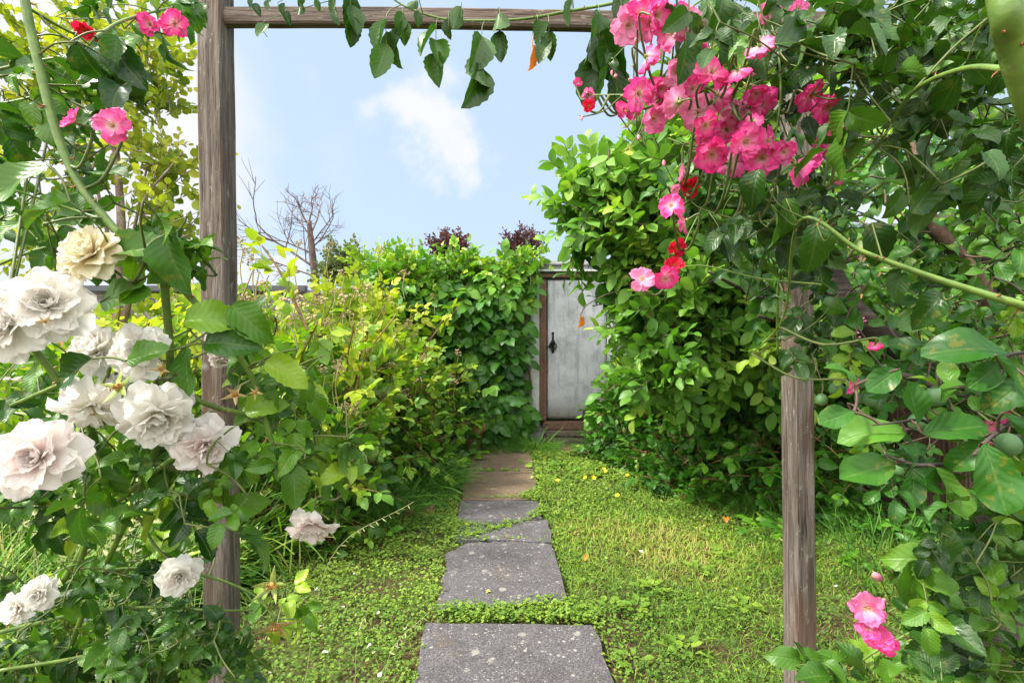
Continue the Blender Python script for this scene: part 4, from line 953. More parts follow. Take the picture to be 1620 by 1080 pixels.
def link_tree(st,D,canes,stem_r,maxlink):
    dc=np.array([np.sqrt(((canes-a)**2).sum(1)).min() for a in st]); nodes=list(canes[::4]); out=[]
    for i in np.argsort(dc):
        N_=np.array(nodes); d=np.sqrt(((N_-st[i])**2).sum(1)); k=d.argmin()
        if .004<d[k]<maxlink: out.append(tube(smooth_path([N_[k],(N_[k]+st[i])/2-D[i]*d[k]*.10,st[i]],3),[stem_r*1.5,stem_r*1.1],4,mi=1))
        nodes.append(st[i])
    return out
def region(poly,n,d0,d1,units,px_size,canes,bias=(0,-.2,-.2),jit=.7,base=.4,sp=.2,link=True,up=.8,scale_world=None,stem_r=.0011,cam_f=.5,maxlink=.17):
    """sprigs set in the volume whose outline from the path is poly; size is in metres"""
    q=in_poly(poly,n); d=R.uniform(d0,d1,n); p=np.array([P(a,b_,c) for (a,b_),c in zip(q,d)])
    D=norm(R.normal(0,jit,(n,3))+np.array(bias)); U=norm(np.stack([R.normal(0,.35,n),-cam_f+R.normal(0,.35,n),np.full(n,up)],-1))
    s=px_size*R.uniform(.75,1.25,n); st=p-D*s[:,None]*.5
    t=[scatter_var(units,st,D,U,s,base+R.normal(0,sp,n))]
    if link and canes is not None: t+=link_tree(st,D,canes,stem_r,maxlink)
    return comb(t)
def spent(px,py,size,d,face,parent,mat='sepal_dry',canes=None):
    p=P(px,py,d); sc=size*d/F*.9; Rm=facing(face)
    t=comb([calyx(1.0,75,int(px),0,.30),ball(.20,1,.7,5,8).mat(1)]+[ball(.05,1,1,3,4).xf(pos=(R.normal(0,.14),R.normal(0,.14),.12+R.random()*.1)).mat(1) for _ in range(24)])
    o=build('spent_flower',t.xf(Rm,p,sc*.55),[M[mat],M['stamen']],parent)
    if canes is not None:
        q=nearest(canes,p); return tube(smooth_path([p-Rm[:,2]*sc*.1,p-Rm[:,2]*sc*.8,q],4),[.0016,.002],5,mi=1)

# ------------------------------------------------------------------ white rose bush, left foreground
def white_bush():
    e=empty('white_rose_bush',(-.75,.95,0),'white rambling rose bush with full white blooms in front of the left post','rose bush')
    cl=[([(430,700,.72),(400,600,.70),(344,520,.66),(281,448,.62),(230,395,.60)],.0040,.0042,8),
        ([(560,760,.95),(470,700,.80),(400,660,.74),(330,640,.70),(250,600,.66)],.0026,.004,8),
        ([(120,905,1.05),(150,830,.95),(190,790,.85),(260,735,.75),(330,690,.72)],.006,.0035,8),
        ([(70,960,1.1),(130,870,1.02),(155,790,.9),(150,700,.72),(120,640,.66),(60,560,.62),(10,500,.6)],.007,.0032,8),
        ([(-60,980,.9),(80,935,.9),(160,905,.9),(240,900,.95),(330,912,1.02),(400,940,1.05),(437,980,1.05)],.0045,.002,7),
        ([(-40,1010,.85),(60,985,.9),(150,965,.95),(260,960,1.0),(330,965,1.0),(400,965,1.05)],.004,.002,7),
        ([(200,1100,1.0),(205,1040,1.0),(190,990,1.0),(185,960,.98)],.002,.002,6),
        ([(-100,700,.8),(0,650,.8),(90,610,.78),(180,570,.76),(260,545,.74)],.004,.003,7),
        ([(430,1060,1.1),(380,1020,1.05),(330,1000,1.0),(250,1010,.95),(120,1040,.9),(0,1060,.85)],.003,.003,6)]
    cp=canes_obj('cane',cl,M['cane'],e)
    L=[]
    add=lambda *a,**k: L.append(region(*a,**k))
    rl=rose5+rose3
    add([(0,560),(130,580),(250,520),(330,480),(310,560),(300,690),(250,780),(0,800)],34,.68,.90,rl,.092,cp,base=.45)
    add([(370,480),(430,520),(480,600),(470,700),(385,740)],15,.70,.90,rl,.088,cp,base=.6)
    add([(180,330),(300,360),(330,440),(250,480),(150,450),(60,400),(90,340)],15,.60,.74,rl,.085,cp,base=.45)
    add([(0,690),(240,720),(400,700),(480,690),(470,790),(380,860),(250,840),(0,860)],48,.62,.85,rl,.086,cp,base=.45)
    add([(0,900),(200,880),(320,890),(300,960),(380,1000),(430,1080),(0,1080)],110,.80,1.2,rl,.082,cp,base=.34)
    add([(0,960),(380,980),(400,1080),(0,1080)],42,.9,1.2,rl,.09,cp,base=.34)
    add([(300,820),(360,850),(330,900),(230,900),(150,880),(200,850)],10,1.0,1.12,rl,.10,cp,base=.6)
    add([(380,560),(470,560),(560,700),(560,760),(450,760),(390,700)],20,.78,1.0,rose3,.08,cp,base=.6)
    add([(400,930),(480,890),(490,990),(420,1030)],10,1.05,1.15,rose3,.075,cp,base=.75)
    # chosen large leaves near the post
    big=[(225,390,.60,(1,0,.2),.072,.45),(275,420,.60,(.3,.0,-1),.075,.35),(365,540,.62,(1,-.1,.1),.068,.25),(297,588,.62,(.1,0,-1),.062,.40),(340,500,.62,(.9,0,.15),.075,.75),(400,510,.63,(.7,0,-.5),.070,.55),
         (455,590,.68,(.9,0,-.5),.066,.92),(200,470,.62,(.9,-.1,.15),.072,.45),(110,590,.60,(-.7,-.1,-.5),.060,.15),(235,560,.6,(1,0,.3),.055,.5),(300,690,.66,(.4,0,-1),.06,.4),(465,770,.75,(.1,-.1,-1),.068,.5),(420,640,.7,(.9,0,.3),.06,.85),
         (25,290,.55,(-.6,-.3,-.7),.072,.45),(60,330,.55,(-.8,-.3,-.3),.06,.5),(210,460,.62,(-.6,0,-.6),.05,.6),(390,800,.75,(.9,-.1,.3),.07,.6),(350,790,.75,(-.2,0,-1),.06,.7)]
    BB=[];DD=[]
    for x,y,d,dr,s,rn in big:
        p=P(x,y,d); D=norm(np.array(dr,float)); L.append(near_rose[R.integers(6)].xf(rot_from(D,(R.normal(0,.3),-1.0,.55)),p-D*s*.5,s,rn))
        BB.append(p-D*s*.5); DD.append(D)
    L+=link_tree(np.array(BB),np.array(DD),cp,.0011,.3)
    W=[(75,478,132,.56,(.5,-1,.15),0),(5,510,135,.55,(.1,-1,-.1),1),(150,552,92,.66,(-.2,-1,.5),2),(217,556,98,.63,(.25,-1,.25),0),(142,650,122,.62,(.0,-.55,-.9),3),(250,660,122,.62,(.5,-.7,-.6),4),
       (55,722,138,.56,(.3,-1,.1),5),(325,708,108,.66,(.7,-.8,-.3),6),(493,834,80,.88,(.1,-.7,-.75),5),(284,912,70,.80,(.55,-.8,.05),1),(140,398,100,.585,(-.1,-.9,.45),7),(350,530,56,.9,(.2,-.6,-.7),6),(352,568,44,.9,(.2,-.5,-.8),5),(60,940,56,.78,(.3,-1,.1),1),(25,962,54,.78,(-.1,-1,.2),2),(178,612,46,.66,(.3,-.6,-.7),3)]
    for i,(x,y,dm,d,f,k) in enumerate(W):
        tp=[whites[0],whites[1],whites[2],whites[3],whites[2],whites[0],whites[1],whites[2]][k]; mt='cream_petal' if k==7 else ('blush_petal' if k in (5,6) else 'white_petal')
        s=bloom('bloom',tp,x,y,dm,d,f,FM(mt),e,cp,label='white bloom flushed pale pink' if k in(5,6) else ('cream coloured older bloom' if k==7 else None))
        if s is not None: L.append(s)
    for (x,y,s,d,f,mt) in ((187,612,70,.60,(0,-1,.3),'sepal'),(255,584,36,.6,(-.2,-1,.5),'sepal_dry'),(372,624,46,.66,(.4,-.8,-.2),'sepal_dry'),(430,926,60,1.0,(.1,-1,.1),'sepal'),(437,992,60,1.0,(.2,-.9,-.4),'sepal_dry'),(70,508,26,.535,(.6,-.8,.2),'sepal_dry'),
                           (27,204,34,.72,(0,-1,.3),'sepal_dry'),(60,200,26,.75,(0,-1,.3),'sepal_dry'),(70,836,30,.8,(0,-.5,-1),'sepal_dry'),(300,1050,30,1.0,(0,-1,.5),'sepal'),(280,595,26,.62,(.3,-1,0),'sepal_dry'),(403,620,26,.66,(.3,-1,0),'sepal_dry')):
        s_=spent(x,y,s,d,f,e,mt,None if (x<75 and y>450) else cp)
        if s_ is not None: L.append(s_)
    build('foliage',comb(L),[M['rose_leaf'],M['green_stem']],e)
white_bush()

# ------------------------------------------------------------------ pink climbing rose, left side of arch
def pink_left():
    e=empty('pink_climbing_rose',(-1.35,1.1,0),'climbing rose with few pink flowers and one long green cane, left of the left post','climbing rose')
    cl=[([(28,-60,.64),(45,30,.64),(58,90,.64),(88,205,.64),(122,285,.64),(178,359,.64),(235,420,.64),(262,470,.66),(250,700,.75),(120,1000,1.0),(40,1250,1.1)],.0052,.0050,9),
        ([(48,15,.68),(90,40,.72),(140,70,.76),(190,130,.80),(205,150,.8)],.0022,.001,6),([(150,60,.8),(195,33,.9),(260,15,1.05),(320,5,1.2)],.003,.002,6),([(150,60,.8),(110,110,.8),(60,150,.8),(-30,170,.8)],.002,.002,6),
        ([(-40,120,.7),(40,100,.74),(100,90,.76)],.0025,.0015,6),([(95,215,.66),(130,240,.7),(170,235,.75),(185,205,.8)],.0015,.0012,5),([(170,350,.66),(110,330,.66),(20,300,.62)],.0022,.0015,6),([(-30,430,.7),(60,395,.68),(150,380,.67),(250,420,.66)],.002,.002,6)]
    cp=canes_obj('cane',cl,M['cane'],e); L=[]; rl=rose5+rose3
    L.append(region([(0,80),(60,60),(190,60),(190,150),(130,230),(60,260),(0,250)],26,.66,.85,rl,.080,cp,base=.42,bias=(0,-.1,-.5)))
    L.append(region([(0,230),(110,240),(230,340),(250,400),(100,400),(0,370)],24,.62,.85,rl,.082,cp,base=.45,bias=(.1,-.1,-.4)))
    L.append(region([(90,60),(200,60),(210,140),(160,190),(100,150)],9,.62,.7,near_rose,.062,cp,base=.15,bias=(.3,-.1,-.6)))
    L.append(region([(200,0),(300,0),(310,50),(250,80),(150,40),(100,0)],12,.95,1.22,rl,.10,cp,base=.42,bias=(.1,-.1,-.6)))
    L.append(region([(0,100),(150,200),(120,420),(0,420)],16,.9,1.2,rl,.085,cp,base=.65))
    for (x,y,dm,d,f,k,mt) in ((115,190,46,.60,(-.4,-1,.35),1,'pink_petal'),(177,198,58,.60,(.15,-1,-.2),2,'pink_petal'),(237,39,42,.95,(.1,-1,-.3),1,'pink_petal'),(275,37,50,.95,(.2,-1,-.25),5,'pink_petal'),(134,49,38,.8,(.4,-.5,-.6),1,'red_petal')):
        s=bloom('bloom',pinks[k],x,y,dm,d,f,FM(mt),e,cp)
        if s is not None: L.append(s)
    build('foliage',comb(L),[M['rose_leaf'],M['green_stem']],e)
pink_left()

# ------------------------------------------------------------------ rose along the rail and down the right side of the arch
def pink_right():
    e=empty('pink_rambling_rose',(.95,1.2,0),'pink rambling rose with masses of bright pink flowers over the right post and rail','climbing rose')
    cl=[([(1100,-60,1.15),(1040,-20,1.2),(980,3,1.25),(900,18,1.27),(830,30,1.27),(760,33,1.27),(700,30,1.27),(640,10,1.27),(600,-20,1.27)],.0046,.0022,8),
        ([(1190,560,.9),(1240,500,.82),(1265,350,.66),(1360,396,.62),(1450,430,.60),(1540,460,.58),(1640,490,.56),(1760,530,.57),(1900,650,.62),(1960,900,.70),(1900,1300,.9)],.001,.0075,9),
        ([(1480,-900,.9),(1500,-500,.6),(1555,-160,.40),(1588,0,.37),(1602,70,.38),(1640,190,.40),(1700,330,.44),(1800,700,.60),(1800,1300,.9)],[.004,.0085,.0096,.0098,.0098,.010,.0105,.012],0,12),
        ([(1360,-40,.9),(1352,110,.86),(1330,220,.84),(1310,300,.82),(1280,330,.8)],.0028,.0022,6),([(1240,-40,.9),(1232,60,.86),(1235,150,.85),(1225,230,.86)],.0024,.0012,6),
        ([(1600,110,.42),(1520,110,.5),(1440,150,.6),(1380,240,.7),(1300,300,.78)],.003,.002,6),([(1220,170,.85),(1140,160,.82),(1060,150,.84),(1000,150,.88),(930,150,.95)],.002,.001,5),
        ([(1300,330,.8),(1200,350,.82),(1110,330,.85),(1080,300,.86)],.002,.001,5),([(1300,450,.8),(1200,440,.85),(1110,420,.9),(1050,430,.92)],.002,.001,5),([(1110,330,.86),(1090,370,.86),(1070,420,.86),(1060,445,.86)],.0015,.001,5),
        ([(1700,300,.7),(1560,230,.8),(1450,260,.9),(1340,330,.95),(1240,420,1.0),(1230,560,1.1)],.004,.003,7),([(1180,-60,1.0),(1110,0,.95),(1060,30,.9)],.003,.0015,6),
        ([(1330,1200,1.0),(1330,1080,.95),(1440,1000,.9),(1560,960,.85),(1700,900,.8)],.002,.003,6),([(1560,960,.85),(1480,940,.85),(1410,965,.86),(1390,985,.86)],.002,.0012,5)]
    cp=canes_obj('cane',cl,M['cane'],e); L=[]; rl=rose5+rose3
    # leaves hanging from the rail: px, top, bottom, count
    hang=[(557,-8,72,3,1.25),(532,-5,40,2,1.25),(612,30,126,3,1.25),(637,20,80,3,1.25),(690,45,138,3,1.25),(710,28,60,1,1.25),(762,58,178,3,1.22),(790,18,92,2,1.22),(868,35,107,3,1.24),(850,30,60,1,1.24),(948,22,168,3,1.15),(972,60,172,2,1.15),
          (423,38,76,1,1.25),(450,5,40,2,1.25),(400,-8,26,2,1.25),(425,-10,20,2,1.25),(475,-10,25,2,1.25),(660,0,40,2,1.2),(985,-10,60,2,1.1),(500,-12,15,2,1.2),(730,10,50,1,1.25),(905,0,48,1,1.25)]
    for x,y0,y1,n,d in hang:
        tot=(y1-y0)*d/F; top=P(x,y0,d); L.append(tube(smooth_path([nearest(cp,top),top+[0,0,.01],top-[0,0,tot*.55]],4),[.0013,.0008],4,mi=1))
        for i in range(n):
            s=tot*(.62 if n>1 else .95)*R.uniform(.9,1.1); f=0 if n==1 else i/(n-1)
            st=top-[0,0,tot*.42*f]; D=norm(np.array([R.normal(0,.22)+(.25 if i%2 else -.25)*(n>1),R.normal(0,.25),-1])); q=leaf(.62,12,2,.62,.80,R.uniform(.4,1.1),R.uniform(-.2,.5),.10,.02,R.uniform(-.5,.5),.12,int(R.integers(99)))
            L.append(q.xf(rot_from(D,(R.normal(0,.6),-1*(1 if R.random()<.75 else -1),.1)),st,s,R.uniform(.18,.55)))
    rg=lambda *a,**k: L.append(region(*a,**k))
    rg([(1060,0),(1620,0),(1620,120),(1400,160),(1300,120),(1240,90),(1100,60)],90,.62,1.0,rl,.094,cp,base=.40,bias=(-.1,-.1,-.5),sp=.12)
    rg([(1250,0),(1620,0),(1620,330),(1500,330),(1380,230),(1260,120)],84,.6,1.0,rl,.092,cp,base=.38,bias=(-.2,-.1,-.5),sp=.15)
    rg([(1330,150),(1560,120),(1620,300),(1520,420),(1380,420),(1290,330)],18,.66,.95,rl,.09,cp,base=.45,bias=(-.2,-.1,-.4))
    rg([(1120,260),(1280,270),(1340,330),(1300,420),(1240,520),(1190,460),(1130,360)],28,.75,1.0,rl,.088,cp,base=.42,bias=(-.2,-.1,-.5))
    rg([(1200,330),(1310,320),(1320,560),(1260,590),(1215,570)],17,.9,1.24,rl,.10,cp,base=.30,bias=(-.1,-.1,-.7))
    rg([(1215,150),(1310,150),(1320,330),(1225,330)],9,.95,1.22,rl,.10,cp,base=.35,bias=(-.1,-.1,-.4))
    rg([(1200,260),(1310,260),(1310,560),(1220,560)],11,1.05,1.26,rl,.10,cp,base=.45,bias=(-.1,-.1,-.4))
    rg([(1160,60),(1300,60),(1280,260),(1160,220),(1100,160)],22,.92,1.1,rl,.10,cp,base=.30)
    rg([(960,90),(1080,100),(1180,250),(1140,300),(1000,220)],14,.98,1.1,rose3,.07,cp,base=.55)
    rg([(1400,860),(1500,850),(1620,850),(1620,1080),(1380,1080),(1440,1000)],58,.72,1.0,rl,.088,cp,base=.42,bias=(-.3,-.1,.1))
    rg([(1300,1040),(1380,1020),(1400,1080),(1250,1080)],8,.85,.95,rose3,.10,cp,base=.45,bias=(-.3,0,.5))
    for x,y,dr,s,rn in ((1240,360,(.5,0,-.9),.062,.55),(1190,300,(-.3,0,-.9),.05,.2),(1250,345,(.1,-.2,-1),.05,.6),(1470,300,(.6,0,.8),.07,.5),(1290,395,(-.1,-.1,-1),.065,.5),(1445,880,(-1,0,.15),.075,.85),(1480,915,(.9,0,-.35),.072,.85),(1445,925,(-.2,-.1,-1),.07,.7),(1495,860,(.1,0,1),.066,.45),
                        (1470,490,(-.7,-.1,-.8),.055,.3),(1390,390,(.2,-.1,-1),.06,.15),(1350,30,(-.4,-.1,-1),.08,.3),(1285,60,(.9,-.1,.1),.085,.2),(1140,25,(-.1,-.1,-1),.045,.3)):
        p=P(x,y,.66 if y<600 else .78); D=norm(np.array(dr,float)); s*=1.1; L.append(near_rose[R.integers(6)].xf(rot_from(D,(R.normal(0,.3),-1.,.6)),p-D*s*.5,s,rn)); c=nearest(cp,p)
        if np.linalg.norm(c-p)<.4: L.append(tube(smooth_path([c,(p+c)/2,p-D*s*.5],3),.0011,4,mi=1))
    B=[(994,41,62),(1040,23,74),(1062,52,60),(1026,93,58),(1071,115,62),(1012,148,60),(1035,188,52),(1071,162,58),(1103,178,60),(1128,112,72,1),(1139,152,58),(1162,178,62),(1205,160,62),(1180,225,64),(1217,222,58),(1205,250,60),(1266,262,70),(1285,152,56),(1310,170,58),(1340,200,50),
       (1203,78,58),(1217,20,44),(1262,14,36),(1087,30,56),(1120,80,50),(1082,275,40),(1062,324,44),(1080,350,42),(1017,441,50,1),(1053,441,48),(1150,205,54),(1047,140,50),(1096,140,50),(1000,175,40),(1066,300,30),(1190,195,50),(930,150,26),(913,131,20),(987,173,30),
       (1570,672,52),(1560,700,40),(1350,612,38),(1372,962,60),(1388,1004,66),(1404,1020,40),(1374,992,40),(1015,20,56),(1385,548,26),(1100,60,44),(1240,240,44),(1590,640,30),(1326,288,18)]
    for i in range(16):
        t_=R.random(); B.append((1000+250*t_+R.normal(0,40),50+185*t_+R.normal(0,42),48+14*R.random()))
    for i,bb in enumerate(B):
        x,y,dm=bb[:3]; d=(.70+.16*R.random()) if x>1000 else .95
        if x>1560: d=.66
        if y>900: d=.70
        f=(R.normal(.0,.35),-1 if len(bb)>3 else -.75,(.1 if len(bb)>3 else -.45)+R.normal(0,.35))
        if y>900: f=(-.35+R.normal(0,.15),-1,.05)
        elif len(bb)==3 and R.random()<.28: f=(R.normal(0,.7),.35,-.2+R.normal(0,.5))
        s=bloom('bloom',pinks[i%6] if len(bb)==3 else pinks[2],x,y,dm*(.80+.24*R.random()),d,f,FM('pink_petal'),e,cp)
        if s is not None: L.append(s)
    for x,y,dm in ((1090,295,40),(1071,392,36),(1067,420,36),(931,168,26),(1360,30,32),(1330,206,22)):
        s=bloom('bloom',pinks[1],x,y,dm,.85,(R.normal(0,.3),-1,R.normal(0,.3)),FM('red_petal'),e,cp,label='deep red young bloom')
        if s is not None: L.append(s)
    for i in range(20):   # faded cluster behind the plum leaves
        x,y=[(1340,520),(1352,508),(1345,532)][i%3]; build('bud',bud_t.xf(facing((R.normal(),-1,R.normal(0,.5))),P(x+R.normal(0,14),y+R.normal(0,10),1.3),.009),FM('pink_petal'),e) if i<14 else None
    for x,y,s,f in ((1393,915,26,(-.8,-.3,.5)),(1400,950,14,(-.5,-.5,.4)),(1010,215,12,(0,-.5,-1)),(975,120,12,(-.3,-.5,-.4)),(1005,70,12,(0,-.5,.6)),(1150,275,12,(0,-.5,-.8)),(1128,205,12,(0,-.3,.8)),(1000,130,12,(-.6,-.5,.2)),(1050,255,12,(0,-.3,-1)),(968,118,9,(0,0,1)),(1088,200,14,(0,-.6,.6)),(1190,120,12,(.3,-.6,.3)),(920,185,10,(0,-.5,-1))):
        d=.84; b1=build('bud',bud_t.xf(facing(f),P(x,y,d),s*d/F*.9),FM('bud_pink'),e); c=nearest(cp,P(x,y,d)); L.append(tube(smooth_path([c,(P(x,y,d)+c)/2+[0,0,-.01],P(x,y,d)],3),.0011,4,mi=1))
    for i in range(26):
        x,y=R.uniform(990,1260),R.uniform(90,250); d=R.uniform(.82,.95)
        spent(x,y,18,d,(R.normal(),-.6,R.normal()),e,'sepal',None) if i<12 else None
        q=P(x,y,d); c=nearest(cp,q); L.append(tube(smooth_path([c,(q+c)/2+[0,0,-.015],q],3),.0010,4,mi=1))
    build('foliage',comb(L),[M['rose_leaf_dark'],M['green_stem']],e)
    p=P(842,84,1.24); o=build('dead_leaf',comb([leaf(.5,12,2,.62,.8,1.0,.9,.12,.02,.7,.5,4).xf(rot_from((.05,.1,-1),(.6,-1,0)),p+[0,0,.02],.060,.4),tube([p+[0,0,.02],p+[.004,0,.05]],.001,4)]),[M['orange_leaf']],e); o['label']='dead orange leaf hanging under the rail'
pink_right()

# ------------------------------------------------------------------ plum tree, right foreground
def plum_tree():
    e=empty('plum_tree',P(1575,546,1.9)*[1,1,0],'old plum tree with dark leaning trunk and unripe green plums on the right','tree')
    tl=[([(1590,1250,1.5),(1583,1000,1.5),(1575,880,1.5),(1578,800,1.5),(1565,730,1.48),(1520,650,1.42),(1465,590,1.38),(1400,540,1.35),(1345,490,1.34),(1312,430,1.36),(1290,370,1.4)],.062,.028,12),
        ([(1640,640,1.35),(1600,540,1.35),(1535,430,1.35),(1470,340,1.35),(1440,230,1.4)],.026,.014,9),([(1520,650,1.8),(1560,560,1.85),(1590,470,1.9),(1560,400,1.9),(1530,350,1.9),(1470,355,1.9)],.035,.02,9),
        ([(1490,150,1.35),(1540,215,1.4),(1580,255,1.45),(1640,320,1.5),(1720,420,1.6),(1750,560,1.6),(1700,700,1.55),(1585,800,1.5)],.014,.034,9),([(1430,210,1.4),(1460,270,1.4),(1500,300,1.4),(1560,325,1.4),(1650,370,1.45),(1740,450,1.55)],.008,.018,8),
        ([(1560,400,1.7),(1580,300,1.7),(1520,180,1.7),(1400,60,1.7),(1260,-20,1.7)],.03,.012,8),([(1465,590,1.5),(1390,560,1.3),(1300,530,1.2),(1200,500,1.15)],.008,.003,7),([(1560,640,1.2),(1500,620,1.0),(1450,600,.9),(1400,585,.9)],.010,.004,7),
        ([(1585,800,1.48),(1690,740,1.2),(1680,700,1.0),(1600,690,.85),(1500,690,.72),(1440,680,.66)],.006,.0025,7),([(1590,850,1.48),(1650,800,1.1),(1620,765,.9),(1560,745,.75),(1500,735,.65),(1450,735,.62),(1400,720,.62)],.005,.0018,7),([(1600,830,1.48),(1760,760,1.0),(1720,650,.7),(1620,660,.62),(1570,690,.58),(1540,720,.58)],.004,.0018,7),([(1500,690,.72),(1460,665,.65),(1420,668,.62),(1380,672,.62)],.0025,.0012,6),([(1720,650,.7),(1680,570,.65),(1600,560,.6),(1585,590,.58)],.003,.0015,6),([(1270,500,1.7),(1200,470,1.7),(1120,430,1.7)],.012,.004,7),([(1262,-20,1.55),(1262,90,1.55),(1264,180,1.55)],.022,.018,9),
        ([(1320,450,1.5),(1250,380,1.45),(1190,300,1.4)],.008,.003,6)]
    brown={1,2}; A=[];B_=[];C=[]
    for i,(pts,r0,r1,m) in enumerate(tl):
        t=tube(smooth_path([P(*p) for p in pts],10),[r0,r1],m,jitter=.07); (A if i==0 else B_ if i in brown else C).append(t)
    build('trunk',comb(A),M['bark_plum'],e); o=build('limb',comb(B_[:1]),M['bark_brown'],e); o['label']='stripped reddish brown limb'; build('limb',comb(B_[1:]),M['bark_plum'],e)
    build('branch',comb(C),M['bark_plum'],e)
    cp=np.concatenate([smooth_path([P(*p) for p in x[0]],10) for x in tl]); L=[]
    rg=lambda *a,**k: L.append(region(*a,**k))
    S=plum_spray
    rg([(1260,240),(1620,200),(1620,560),(1400,580),(1330,540),(1260,500)],78,1.15,2.0,S,.18,cp,base=.46,stem_r=.002,bias=(-.2,-.2,-.3),maxlink=.35)
    rg([(1240,200),(1620,60),(1620,560),(1300,560)],95,2.0,3.2,midplum_spray,.30,None,base=.62,bias=(-.1,-.2,.0))
    rg([(1080,200),(1260,160),(1300,420),(1250,560),(1190,540),(1120,420)],20,1.35,1.7,S,.19,cp,base=.28,stem_r=.002,bias=(-.5,-.2,-.3),maxlink=.35)
    rg([(1320,500),(1620,500),(1620,640),(1460,640),(1340,590)],26,.9,1.3,S,.14,cp,base=.42,stem_r=.0015,bias=(-.2,-.2,-.4))
    rg([(1330,600),(1620,560),(1620,800),(1500,780),(1400,760),(1370,700)],9,.62,.85,S,.12,cp,base=.34,stem_r=.0013,bias=(-.5,-.2,-.1))
    rg([(1420,830),(1620,800),(1620,960),(1520,940)],22,1.0,1.35,S,.14,cp,base=.42,bias=(-.2,-.2,.1))
    BB=[];DD=[]
    for x,y,d,dr,s,rn in ((1575,752,.55,(.1,-.3,-1),.070,.42),(1390,680,.62,(-1,-.1,.1),.072,.66),(1375,745,.62,(-1,-.1,-.25),.070,.45),(1505,680,.62,(1,-.1,.15),.068,.42),(1445,640,.62,(-.3,-.1,.9),.052,.42),(1500,775,.62,(.5,-.1,-1),.062,.75),(1445,765,.62,(-.1,-.2,-1),.045,.45),(1470,755,.62,(1,-.2,.05),.05,.40),(1325,660,.62,(-1,-.1,-.3),.045,.4),
                          (1340,590,.65,(-.5,-.1,.6),.04,.4),(1550,545,.6,(-.9,-.1,.25),.085,.3),(1560,592,.6,(-.8,-.1,-.5),.05,.45),(1600,620,.58,(-.9,-.1,-.6),.055,.3),(1400,600,.65,(-.8,-.1,-.5),.05,.3),(1540,720,.6,(-.6,-.1,-.8),.055,.45),(1600,600,.56,(.4,-.2,-.9),.06,.4),(1615,690,.56,(.5,-.2,-.9),.06,.3)):
        p=P(x,y,d); D=norm(np.array(dr,float)); L.append(near_plum[R.integers(6)].xf(rot_from(D,(R.normal(0,.3),-.9,.75)),p-D*s*.5,s*1.1,rn)); BB.append(p-D*s*.5); DD.append(D)
    L+=link_tree(np.array(BB),np.array(DD),cp,.0014,.35)
    rg([(1540,600),(1660,560),(1680,900),(1560,880)],34,.95,1.4,S,.16,cp,base=.45,bias=(-.3,-.2,0))
    rg([(1630,150),(2000,100),(2050,800),(1640,700)],46,1.2,2.0,S,.22,cp,base=.45,bias=(0,-.2,0))  # crown carried on out of view, added for the shadows it casts
    pm_,n_=newmat('unripe_plum'); b=NB(n_); obj=b.node('ShaderNodeTexCoord').outputs['Object']
    b.out(b.bsdf(b.mix(b.noise(obj,30,4),(.045,.13,.035),(.13,.26,.10)),b.mix(b.noise(obj,12,3),(.30,)*3,(.65,)*3),None,.5,**{'Subsurface Weight':.15,'Subsurface Radius':(.01,.02,.01)}))
    for x,y,s,d in ((1361,604,20,1.0),(1390,607,22,1.0),(1397,586,20,1.02),(1323,615,22,1.1),(1340,620,18,1.1),(1360,630,16,1.05),(1378,632,22,1.0),(1480,627,30,.78),(1451,668,26,.8),(1428,741,28,.72),(1595,703,34,.70),(1300,632,18,1.1),(1395,640,18,1.05),(1325,578,18,1.1),(1437,371*1.0,18,1.4),(1355,560,20,1.0)):
        p=P(x,y,d); r=s/2*d/F; build('plum',comb([ball(r,1,1.08,12,16).xf(pos=p),tube([p+[0,0,r],p+[.003,0,r+.012],p+[.004,.004,r+.022]],.0013,5,mi=1)]),[pm_,M['brown_stem']],e)
        c=nearest(cp,p); q=p+[.004,.004,r+.022]; L.append(tube(smooth_path([c,(c+q)/2,q],3),.0014,4,mi=1))
    build('foliage',comb(L),[M['plum_leaf'],M['brown_stem']],e)
plum_tree()

# ================================================================== GROUND COVER
SL=[]  # slab outlines in ground coords
for cs in ([(635,1170),(1000,1170),(942,986),(672,985)],[(692,963),(900,948),(872,861),(800,855),(740,858),(704,876)],[(718,852),(872,856),(868,822),(724,824)],[(721,830),(858,820),(853,791),(727,792)],[(728,789.5),(852,788),(845,748),(738,748)],[(739,746.5),(844,746.5),(838,708),(746,707)]):
    SL.append(np.array([G(*c)[:2] for c in cs]))
def inside(p,poly,grow=0.):
    c=poly.mean(0); q=c+(poly-c)*(1+grow/np.linalg.norm(poly-c,axis=1,keepdims=True)); r=np.zeros(len(p),bool); j=len(q)-1
    for i in range(len(q)):
        xi,yi=q[i]; xj,yj=q[j]; m=((yi>p[:,1])!=(yj>p[:,1]))&(p[:,0]<(xj-xi)*(p[:,1]-yi)/(yj-yi+1e-12)+xi); r^=m; j=i
    return r
def vnoise(p,s,seed=0):
    a=np.random.default_rng(seed).random(6)*6.28
    return (np.sin(p[:,0]*s+a[0]+1.7*np.sin(p[:,1]*s*.7+a[1]))+np.sin(p[:,1]*s*1.3+a[2]+1.5*np.sin(p[:,0]*s*.8+a[3]))+np.sin((p[:,0]+p[:,1])*s*.9+a[4]))/3
def bed(p):     # 1 where the beds hide the lawn
    xl_=np.interp(p[:,1],[1.5,2.4,3.0,3.5,4.2,5.3,6.5],[-1.7,-1.45,-1.40,-1.15,-.95,-.78,-.72])
    xr_=np.interp(p[:,1],[1.5,2.5,3.5,4.5,5.4,6.2],[3.6,3.2,2.4,1.75,1.15,.75]); return (p[:,0]<xl_)|(p[:,0]>xr_)
def onslab(p,g=.0):
    m=np.zeros(len(p),bool)
    for s in SL: m|=inside(p,s,g)
    return m
